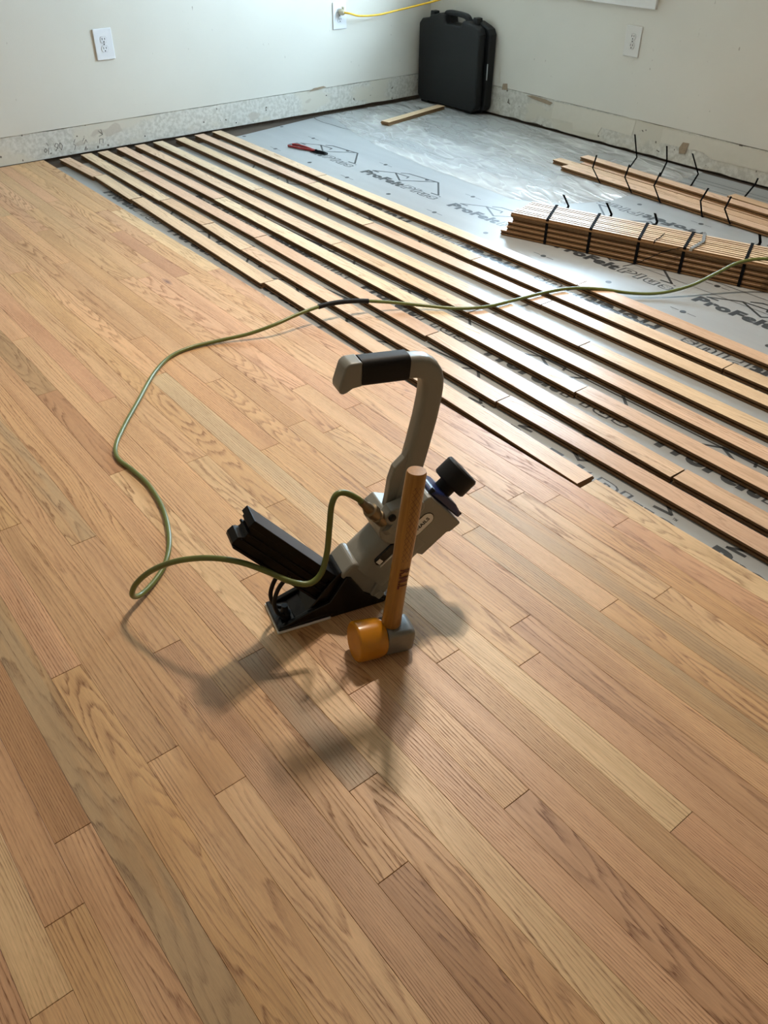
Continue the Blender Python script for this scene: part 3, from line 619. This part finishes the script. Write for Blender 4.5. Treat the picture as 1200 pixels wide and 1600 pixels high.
tube('wire', [(0.63, 0.085, BH+0.006), (0.628, 0.04, BH+0.004), (0.622, 0.0, BH+0.004), (0.620, -0.003, BH-0.014)], 0.0018, M_STRAP, bun, n=6)
# ------------------------------------------------------------------ black tool case in the corner
case = empty('tool_case', (0, 2.395, ZF+0.003))
tag(case, 'black hard plastic tool case standing upright in the far corner', 'case')
def case_profile(x0, x1, g=0.0):
    return [(x0, 0.045), (x0+0.01, 0.022), (x0+0.03, 0.012), (x1-0.035, 0.012), (x1-0.012, 0.022), (x1, 0.045), (x1+0.004-g, 0.42), (x1-0.012, 0.447), (x1-0.04, 0.460), (x1-0.10, 0.478-g), (0.43, 0.482-g), (0.412, 0.478-g), (0.402, 0.448), (0.268, 0.448), (0.258, 0.492-g), (0.20, 0.494-g), (x0+0.10, 0.482-g), (x0+0.085, 0.470-g), (x0+0.025, 0.455), (x0-0.002, 0.43)]
fs_ = prism('front_shell', case_profile(0.036, 0.566, 0.004), 0.0, 0.055, M_CASE, case, 'y', bevel=0.011, seg=3)
bs_ = prism('back_shell', case_profile(0.030, 0.590, 0.0), 0.056, 0.112, M_CASE, case, 'y', bevel=0.010, seg=3)
hp = catmull([(0.222, 0.05, 0.462), (0.230, 0.05, 0.488), (0.256, 0.05, 0.499), (0.36, 0.05, 0.497), (0.410, 0.05, 0.487), (0.438, 0.05, 0.452)], 5)
link('handle', sweep_mesh('handle', hp, lambda i, t: rrect(0.017, 0.013, 0.006, 3), (0, 1, 0)), M_CASE, case, smooth=50)
for x in (0.115, 0.485): prism('latch', [(x-0.02, 0.462), (x+0.02, 0.462), (x+0.016, 0.494), (x-0.016, 0.496)], 0.035, 0.078, M_CASE, case, 'y', bevel=0.003)
for x in (0.09, 0.50): boxes('foot', [(x-0.03, 0.012, 0.0, x+0.03, 0.10, 0.013)], M_CASE, case, bevel=0.003)
boxes('hinge_pin', [(0.5925, 0.048, 0.19, 0.5975, 0.054, 0.275)], M_SILVER, case, bevel=0.001)['label'] = 'silver hinge pin on the right side'
# ------------------------------------------------------------------ outlets
def outlet(label, plane, c, z, faces, platem, wd=0.094, ht=0.134):
    """plane 'x': on left wall facing +x, along y; plane 'y': on right wall facing -y, along x"""
    root = empty('outlet', (0.0005, c, z) if plane == 'x' else (c, YR-0.0005, z))
    root.rotation_euler = (0, 0, PI/2) if plane == 'x' else (0, 0, 0)   # local -y points into the room, x along wall
    tag(root, label, 'outlet')
    prism('cover_plate', [(-wd/2, -ht/2), (wd/2, -ht/2), (wd/2, ht/2), (-wd/2, ht/2)], -0.006, 0.0, platem, root, 'y', bevel=0.004, seg=2)
    lathe('screw', [(0, 0.003), (0.0012, 0.003)], (0, -0.006, 0), (0, -1, 0), M_HOLE, root, n=10)
    for s in (1, -1):
        zc = 0.0195*s
        pts = [(0.0165*math.cos(a)*1.0, zc+max(-0.0135, min(0.0135, 0.0172*math.sin(a)))) for a in [2*PI*k/28 for k in range(28)]]
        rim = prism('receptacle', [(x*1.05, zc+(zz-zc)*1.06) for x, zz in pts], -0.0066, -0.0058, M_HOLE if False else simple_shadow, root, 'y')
        fc = prism('receptacle_face', pts, -0.0078, -0.0062, platem, rim, 'y')
        boxes('slot', [(-0.0080, -0.0082, zc-0.0012, -0.0052, -0.0076, zc+0.0086), (0.0050, -0.0082, zc-0.0002, 0.0078, -0.0076, zc+0.0080)], M_HOLE, rim)
        prism('ground_hole', [(0.0030*math.cos(2*PI*k/10), zc-0.0085+0.0030*math.sin(2*PI*k/10)) for k in range(10)], -0.0082, -0.0076, M_HOLE, rim, 'y')
    return root
simple_shadow = simple('receptacle_rim', (0.25, 0.24, 0.23), 0.5)  # grey rim, the shadow gap round each receptacle put into colour
outlet('white duplex outlet with nothing plugged in, on the left wall', 'x', 0.414, 0.468, 2, M_PLATE)
outlet('white duplex outlet with a yellow extension cord plugged in, nearer the corner', 'x', 1.826, 0.486, 2, M_PLATE)
outlet('white duplex outlet on the right wall, below and right of the window', 'y', 1.530, 0.480, 2, M_PLATEW)
cord = empty('extension_cord', (0.009, 1.826, 0.5055))
tag(cord, 'yellow extension cord with an ivory plug hanging from the left wall outlet', 'cord')
lathe('plug', [(0.0, 0.013), (0.012, 0.0165), (0.020, 0.017), (0.030, 0.013), (0.036, 0.008)], (0, 0, 0), (1, 0.15, -0.05), M_IVORY, cord, n=16)
boxes('plug_clip', [(0.010, 0.004, 0.012, 0.030, 0.010, 0.026)], M_IVORY, cord, bevel=0.001)
cp = catmull([(0.034, 0.004, -0.002), (0.055, 0.03, -0.006), (0.058, 0.10, -0.022), (0.056, 0.23, -0.026), (0.06, 0.36, -0.014), (0.10, 0.50, 0.008), (0.25, 0.58, 0.055), (0.55, 0.60, 0.16), (0.62, 0.62, 0.222)], 8)
tube('cable', cp, 0.0052, M_CORD, cord)
# ------------------------------------------------------------------ red-handled snips
sn = empty('tin_snips', (0.455, 1.158, ZF+0.004), math.atan2(0.06, 0.265))
tag(sn, 'red handled metal snips lying on the grey underlayment by the racked rows', 'snips')
for s in (1, -1):
    p = catmull([(0.0, 0.016*s, 0), (0.03, 0.022*s, 0.002), (0.09, 0.018*s, 0.002), (0.14, 0.008*s, 0.002), (0.175, 0.002*s, 0.001)], 5)
    link('handle', sweep_mesh('handle', p, lambda i, t: circ(0.0062, 8, 0.005), (0, 0, 1)), M_RED, sn, smooth=60)
    prism('blade', [(0.165, 0.010*s), (0.20, 0.014*s), (0.262, 0.006*s), (0.268, 0.0), (0.185, -0.004*s)], 0.001 if s > 0 else -0.0035, 0.0045 if s > 0 else 0.0005, M_STRAP, sn, 'z', bevel=0.0008)
lathe('pivot_bolt', [(0, 0.007), (0.004, 0.006)], (0.185, 0, 0.0045), (0, 0, 1), M_STRAP, sn, n=10)
# ------------------------------------------------------------------ flooring nailer
ND = Vector((0.2559, 0.9667, 0)); NANG = math.atan2(ND.y, ND.x)
NP = Vector((3.385, -0.805, 0))
nail = empty('flooring_nailer', (NP.x, NP.y, 0.0008), NANG)
tag(nail, 'grey and black pneumatic flooring nailer standing on the nailed floor', 'nailer')
# local frame: x along the tool (away from the magazine), -y towards the camera, z up
O2 = Vector((0.170, 0.050)); AX = Vector((0.77, 0.638)).normalized(); BX = Vector((-AX.y, AX.x))
def ab(a, b): p = O2+AX*a+BX*b; return (p.x, p.y)
FW = 0.042
boxes('sole_plate', [(-0.004, -FW-0.002, 0.0, 0.104, FW+0.002, 0.0045)], M_WHITEPL, nail, bevel=0.001)['label'] = 'white nylon sole plate'
foot = prism('foot', [(-0.002, 0.0047), (0.108, 0.0047), (0.108, 0.014), (-0.002, 0.010)], -FW, FW, M_BLACKPL, nail, 'y', bevel=0.002)
shoe = [(0.035, 0.012), (0.060, 0.022), (0.085, 0.050), (0.110, 0.078), (0.130, 0.098), (0.142, 0.100), (0.160, 0.060), (0.205, 0.016), (0.222, 0.004), (0.220, 0.0), (0.112, 0.0), (0.108, 0.010)]
prism('shoe', shoe, -0.030, 0.030, M_BLACKPL, nail, 'y', bevel=0.003)
for s in (-1, 1):  # sloping side webs of the shoe
    prism('side_web', [(0.004, 0.011), (0.060, 0.030), (0.105, 0.040), (0.140, 0.092), (0.150, 0.088), (0.176, 0.040), (0.222, 0.004), (0.218, 0.0), (0.106, 0.0), (0.100, 0.0095)], s*0.031 if s > 0 else -0.041, 0.041 if s > 0 else -0.031, M_BLACKPL, nail, 'y', bevel=0.002)
prism('front_wedge', [(0.185, 0.0), (0.232, 0.0), (0.236, 0.003), (0.198, 0.028), (0.186, 0.030)], -0.038, 0.038, M_BLACKPL, nail, 'y', bevel=0.002)
# magazine channel
m0 = Vector((0.118, 0.085)); md_ = Vector((-0.62, 0.78)).normalized(); mp = Vector((md_.y, -md_.x))   # mp: up/right perpendicular
def mg(s, t): p = m0+md_*s+mp*t; return (p.x, p.y)
ML = 0.225
prism('magazine', [mg(-0.06, 0.0), mg(-0.06, -0.055), mg(ML-0.004, -0.055), mg(ML, -0.050), mg(ML, -0.036), mg(ML-0.010, -0.030), mg(ML-0.010, -0.016), mg(ML, -0.010), mg(ML, 0.002), mg(ML-0.006, 0.006), mg(0.0, 0.006)], -0.019, 0.019, M_MAG, nail, 'y', bevel=0.0012)
prism('magazine_cover', [mg(-0.05, 0.000), mg(-0.05, -0.006), mg(ML+0.004, -0.006), mg(ML+0.004, 0.008), mg(0, 0.008)], -0.025, 0.025, M_MAG, nail, 'y', bevel=0.0012)
for t0 in (-0.018, -0.034, -0.052):
    prism('magazine_rib', [mg(-0.03, t0), mg(-0.03, t0-0.005), mg(ML-0.006, t0-0.005), mg(ML-0.006, t0)], -0.023, 0.023, M_MAG, nail, 'y', bevel=0.001)
# loop lines between magazine and foot, with their knob
for dy in (-0.018, 0.006):
    tube('feed_line', catmull([(0.035, dy, 0.118), (0.012, dy-0.004, 0.098), (0.000, dy-0.006, 0.066), (0.006, dy-0.004, 0.034), (0.020, dy, 0.020)], 6), 0.0042, M_RUBBER, nail)
lathe('foot_knob', [(0, 0.010), (0.012, 0.011), (0.018, 0.007), (0.030, 0.006)], (0.022, -0.012, 0.010), (0, 0, 1), M_RUBBER, nail, n=14)
# main casting
prism('nose_block', [ab(-0.016, -0.056), ab(0.034, -0.058), ab(0.038, -0.050), ab(0.038, 0.052), ab(0.034, 0.060), ab(0.000, 0.060), ab(-0.004, 0.053)], -0.036, 0.036, M_CASTGREY, nail, 'y', bevel=0.006, seg=3)
a3 = Vector((AX.x, 0, AX.y)); b3 = Vector((BX.x, 0, BX.y))
def axp(a, b, y=0.0): p = ab(a, b); return (p[0], y, p[1])
secs = [(0.030, 0.050), (0.150, 0.050)]
link('barrel', sweep_mesh('barrel', [axp(a, 0.003) for a in (0.030, 0.06, 0.10, 0.150)], lambda i, t: rrect(0.044, 0.049, 0.026, 5), (0, 1, 0)), M_CASTGREY, nail, smooth=40)
prism('cylinder_head', [ab(0.112, 0.078), ab(0.105, 0.066), ab(0.105, 0.05), ab(0.128, -0.046), ab(0.195, -0.047), ab(0.199, -0.053), ab(0.226, -0.055), ab(0.228, 0.052), ab(0.222, 0.056), ab(0.165, 0.062), ab(0.150, 0.090), ab(0.130, 0.092)], -0.043, 0.043, M_CASTGREY, nail, 'y', bevel=0.012, seg=4)
# window in the barrel showing the brand plate strip
prism('barrel_window', [(p[0], p[1]) for p in [ab(0.060+0.011*math.cos(t), 0.030+0.011*math.sin(t)) if False else ab(x, y) for x, y, t in [(0.062, 0.021, 0), (0.066, 0.018, 0), (0.108, 0.018, 0), (0.113, 0.021, 0), (0.115, 0.027, 0), (0.113, 0.034, 0), (0.108, 0.037, 0), (0.066, 0.037, 0), (0.062, 0.034, 0), (0.060, 0.027, 0)]]], -0.0462, -0.036, M_BLACKPL, nail, 'y', bevel=0.0008)
prism('warning_label', [ab(0.064, 0.022), ab(0.074, 0.022), ab(0.074, 0.033), ab(0.064, 0.033)], -0.0470, -0.0461, M_WHITEPL, nail, 'y')
prism('window_lip', [ab(0.060, 0.014), ab(0.110, 0.014), ab(0.114, 0.017), ab(0.064, 0.0165)], -0.0465, -0.040, M_WHITEPL, nail, 'y', bevel=0.0005)
# raised step and lug on the nose block
prism('nose_boss', [ab(0.030, -0.015), ab(0.050, -0.010), ab(0.056, -0.028), ab(0.048, -0.05), ab(-0.002, -0.054), ab(-0.004, -0.030)], -0.0405, -0.030, M_CASTGREY, nail, 'y', bevel=0.004, seg=3)
prism('nose_lug', [ab(0.004, -0.052), ab(0.020, -0.052), ab(0.020, -0.036), ab(0.004, -0.036)], -0.0435, -0.036, M_CASTGREY, nail, 'y', bevel=0.002)
# blue cap with black bumper knob
prism('head_cap', [ab(0.2285, -0.050), ab(0.240, -0.044), ab(0.246, -0.020), ab(0.246, 0.022), ab(0.240, 0.046), ab(0.2285, 0.052)], -0.036, 0.036, M_BLUE, nail, 'y', bevel=0.006, seg=3)
for bb in (-0.046, 0.048): lathe('cap_screw', [(0, 0.005), (0.010, 0.005)], axp(0.230, bb, -0.028), a3, M_RUBBER, nail, n=10)
lathe('strike_cap', [(0.0, 0.019), (0.018, 0.019), (0.019, 0.034), (0.022, 0.037), (0.056, 0.037), (0.060, 0.034)], axp(0.243, 0.004), a3, M_RUBBER, nail, n=28)
# badge
bc = Vector((0.292, 0.176))
def bd(a, b): p = bc+AX*a+BX*b; return (p.x, p.y)
cap = lambda L, r, n=10: [bd(L+r*math.cos(-PI/2+PI*k/n), r*math.sin(-PI/2+PI*k/n)) for k in range(n+1)]+[bd(-L-r*math.cos(-PI/2+PI*k/n), -r*math.sin(-PI/2+PI*k/n)) for k in range(n+1)]
badge = prism('badge', cap(0.016, 0.0145), -0.0437, -0.0425, M_BLACKPL, nail, 'y'); badge['label'] = 'white oval badge with a black rim'
prism('badge_face', cap(0.016, 0.0130), -0.0442, -0.0430, M_WHITEPL, badge, 'y')
T_N = text_mesh('NAILS', 0.011, 0.0, 0.0004, 1.02, 0.032)
th = math.atan2(AX.y, AX.x)
MX = Matrix.Translation((bc.x, -0.0446, bc.y)) @ Matrix.Rotation(-th, 4, 'Y') @ Matrix.Rotation(PI/2, 4, 'X') @ Matrix.Translation((-0.012, -0.004, 0))
link('lettering', join_mesh('lettering', [(T_N, MX, 0)], [M_HOLE]), None, badge)
# handle: plate bolted to the head, tall tube, bend and grip
hpath = [Vector(p) for p in ((0.258, 0, 0.165), (0.270, 0, 0.215), (0.285, 0, 0.275), (0.300, 0, 0.335), (0.3115, 0, 0.385), (0.3185, 0, 0.425), (0.3205, 0, 0.445), (0.3205, 0, 0.460), (0.3175, 0, 0.473), (0.3115, 0, 0.483), (0.302, 0, 0.490), (0.290, 0, 0.4935), (0.270, 0, 0.4960))]
link('handle_tube', sweep_mesh('handle_tube', hpath, lambda i, t: rrect(0.0175, 0.0215-0.0035*(t > 0.2)*min(1, (t-0.2)*2) if False else 0.0205, 0.010, 4), (0, 1, 0)), M_CASTGREY, nail, smooth=45)
gp = [(0.272, 0, 0.4965), (0.245, 0, 0.499), (0.21, 0, 0.502), (0.186, 0, 0.504)]
link('grip', sweep_mesh('grip', gp, lambda i, t: rrect(0.0195, 0.0235, 0.012, 4), (0, 1, 0)), M_RUBBER, nail, smooth=45)['label'] = 'black rubber grip sleeve'
ep = [(0.188, 0, 0.504), (0.175, 0, 0.505), (0.165, 0, 0.5045), (0.157, 0, 0.500), (0.150, 0, 0.494)]
def esec(i, t):
    k = [0, 0.0, 0.004, 0.010, 0.013][i]
    return [(a, b+k*0.6 if b > 0 else b+k*0.2) for a, b in rrect(0.0180-0.001*(i == 4), 0.0210+(-0.0 if i < 4 else -0.001), 0.010, 4)]
prism('handle_end', [(0.188, 0.5265), (0.166, 0.5275), (0.158, 0.522), (0.152, 0.505), (0.146, 0.488), (0.146, 0.478), (0.152, 0.4735), (0.160, 0.476), (0.170, 0.4815), (0.188, 0.4825)], -0.018, 0.018, M_CASTGREY, nail, 'y', bevel=0.008, seg=4, smooth=60)
prism('handle_web', [(0.281, 0.335), (0.270, 0.315), (0.250, 0.297), (0.241, 0.270), (0.236, 0.235), (0.230, 0.205), (0.246, 0.190), (0.276, 0.225), (0.300, 0.300), (0.303, 0.335)], -0.012, 0.006, M_CASTGREY, nail, 'y', bevel=0.003, seg=2)
plate = prism('mounting_plate', [ab(0.142, 0.100), ab(0.136, 0.092), ab(0.140, 0.040), ab(0.146, 0.034), ab(0.205, 0.048), ab(0.212, 0.060), ab(0.205, 0.078), ab(0.160, 0.102)], -0.0475, -0.020, M_CASTGREY, nail, 'y', bevel=0.003, seg=2)
for a, b in ((0.150, 0.050), (0.152, 0.090)):
    q = ab(a, b); lathe('bolt', [(0, 0.0075), (0.004, 0.0075), (0.005, 0.006)], (q[0], -0.047, q[1]), (0, -1, 0), M_RUBBER, nail, n=6 if False else 14)
# air fitting
f0 = Vector((0.2245, -0.034, 0.192)); f1 = Vector((0.1700, -0.042, 0.268)); fd = (f1-f0).normalized(); fl = (f1-f0).length
lathe('air_boss', [(0, 0.018), (0.014, 0.017)], f0-fd*0.010, fd, M_CASTGREY, nail, n=20)
fit = lathe('air_coupler', [(0.0, 0.0085), (0.012, 0.0085), (0.014, 0.0125), (0.034, 0.0130), (0.036, 0.0110), (0.044, 0.0110), (0.046, 0.0140), (0.060, 0.0140), (0.062, 0.0100), (0.072, 0.0095), (0.076, 0.0075), (0.092, 0.0070)], f0, fd, M_BRASS, nail, n=20)
fit['label'] = 'worn brass quick coupler'
# ------------------------------------------------------------------ mallet
MC = Vector((3.5605, -0.737, 0)); MA = Vector((0.279, 0.960, 0)).normalized(); LEAN = math.radians(7.0)
mal = empty('mallet', (MC.x, MC.y, 0.0008), math.atan2(MA.y, MA.x))
tag(mal, 'flooring mallet with amber striking face and wooden handle, standing on its head beside the nailer', 'mallet')
ha = Vector((math.cos(LEAN), 0, -math.sin(LEAN))); hu = Vector((math.sin(LEAN), 0, math.cos(LEAN)))
c0 = Vector((-0.002, 0, 0.0395))
lathe('striking_face', [(0.0, 0.0350), (0.003, 0.0380), (0.010, 0.0385), (0.040, 0.0375), (0.050, 0.0365), (0.056, 0.0330)], c0, ha, M_YELLOW, mal, n=36, smooth=40, bevel=0.001)['label'] = 'amber urethane striking face'
cs = c0+ha*0.0565
link('head_block', sweep_mesh('head_block', [cs, cs+ha*0.004, cs+ha*0.012, cs+ha*0.044, cs+ha*0.052, cs+ha*0.055], lambda i, t: rrect(*[(0.031, 0.030, 0.020), (0.031, 0.030, 0.018), (0.0285, 0.0265, 0.009), (0.0285, 0.0265, 0.009), (0.027, 0.025, 0.010), (0.024, 0.022, 0.010)][i], 4), (0, 1, 0)), M_STEEL, mal, smooth=40)['label'] = 'grey cast steel head'
hb = cs+ha*0.014+hu*0.020
hh = 0.345
hd = empty('handle_axis')
bpy.data.objects.remove(hd)
rad = [(0.0, 0.0150, 0.0125), (0.01, 0.0190, 0.0150), (0.05, 0.0180, 0.0145), (0.11, 0.0172, 0.0140), (0.17, 0.0176, 0.0148), (0.24, 0.0182, 0.0155), (0.30, 0.0180, 0.0158), (hh-0.004, 0.0172, 0.0152), (hh, 0.0160, 0.0140)]
me = sweep_mesh('handle', [(0, 0, s) for s, _, _ in rad], lambda i, t: circ(rad[i][2], 28, rad[i][1]), (0, 1, 0))
hdl = link('handle', me, M_HICK, mal, hb, smooth=50); hdl.rotation_euler = (0, LEAN, 0); hdl['label'] = 'hickory handle with cross-hatched grip'
me.materials.append(M_HICKEND)
for p in me.polygons:
    if len(p.vertices) > 6 and p.center.z > 0.3: p.material_index = 1
lathe('collar', [(0, 0.0205), (0.006, 0.0195)], hb+hu*0.001, hu, M_STEEL, mal, n=24)
T_R = text_mesh('R.M.L', 0.020, 0.0, 0.0004, 1.05, 0.044)
_bm = bmesh.new(); _bm.from_mesh(T_R); bmesh.ops.subdivide_edges(_bm, edges=_bm.edges, cuts=3, use_grid_fill=True); _bm.to_mesh(T_R); _bm.free()
vs_ = []
yscale(T_R, 0.018)
for v in T_R.vertices:                      # wrap the initials round the handle, reading downwards, on the side facing the camera
    phi = -2.0+v.co.y/0.0165
    vs_.append((0.0183*math.cos(phi), 0.0154*math.sin(phi), 0.150-v.co.x))
for v, c in zip(T_R.vertices, vs_): v.co = c
T_R.materials.append(M_INK)
link('lettering', T_R, None, hdl)
# ------------------------------------------------------------------ green air hose
HP = [[3.30, 1.575, 0.1], [3.15, 1.45, 0.112], [3.038, 1.395, 0.104], [3.0, 1.325, 0.092], [2.972, 1.282, 0.06], [2.932, 1.188, 0.012], [2.875, 1.092, -0.008], [2.814, 1.012, -0.006], [2.739, 0.947, 0.007], [2.672, 0.872, 0.0085], [2.645, 0.773, 0.0085], [2.625, 0.632, 0.0085], [2.616, 0.511, 0.010], [2.565, 0.43, 0.009], [2.47, 0.359, 0.010], [2.404, 0.248, 0.03], [2.366, 0.141, 0.05], [2.35, 0.061, 0.055], [2.344, -0.039, 0.05], [2.354, -0.141, 0.04], [2.317, -0.213, 0.015], [2.279, -0.304, 0.0068], [2.259, -0.392, 0.0063], [2.277, -0.471, 0.0063], [2.334, -0.545, 0.0063], [2.473, -0.659, 0.0063], [2.563, -0.743, 0.0063], [2.638, -0.802, 0.0063], [2.69, -0.819, 0.0063], [2.746, -0.804, 0.0063], [2.837, -0.798, 0.0063], [2.943, -0.813, 0.0063], [3.054, -0.854, 0.0063], [3.116, -0.894, 0.0063], [3.155, -0.945, 0.0063], [3.182, -0.99, 0.012], [3.193, -1.008, 0.035], [3.203, -0.999, 0.07], [3.229, -0.973, 0.11], [3.264, -0.942, 0.14], [3.302, -0.912, 0.16], [3.351, -0.884, 0.18], [3.384, -0.852, 0.175], [3.419, -0.822, 0.16], [3.451, -0.796, 0.14], [3.47, -0.768, 0.13], [3.47, -0.741, 0.14], [3.464, -0.723, 0.18], [3.46, -0.713, 0.24], [3.457, -0.707, 0.282], [3.455, -0.694, 0.299], [3.457, -0.676, 0.295]]
fe = nail.matrix_world if False else Matrix.Translation(nail.location) @ Matrix.Rotation(NANG, 4, 'Z')
pe = fe @ (f0+fd*0.090); pe2 = fe @ (f0+fd*0.104)
HP += [list(pe2), list(pe)]
# light smoothing keeps the long runs free of kinks
P = [Vector(p) for p in HP]
for it in range(1):
    Q = P[:]
    for i in range(1, len(P)-2): P[i] = Q[i]*0.6+(Q[i-1]+Q[i+1])*0.2
for p in P[20:36]: p.z = max(p.z, 0.0063)
hose = empty('air_hose', (P[33].x, P[33].y, 0))
tag(hose, 'olive green air hose looping across the boards from the nailer to the strapped bundle', 'hose')
off = Vector((P[33].x, P[33].y, 0)); sm = [p-off for p in catmull(P, 6)]
tube('hose_body', sm, 0.0056, M_HOSE, hose, n=12)
i0 = 6*16; seg_ = sm[i0-3:i0+4]
rs = [p-off for p in catmull([P[15]*0.45+P[16]*0.55, P[16]*0.3+P[17]*0.7, P[17]*0.75+P[18]*0.25], 4)]
i1 = min(range(len(sm)), key=lambda i: (sm[i]-rs[0]).length); i2 = min(range(len(sm)), key=lambda i: (sm[i]-rs[-1]).length)
tube('splice_sleeve', sm[i1:i2+1], 0.0078, M_RUBBER, hose, n=12)
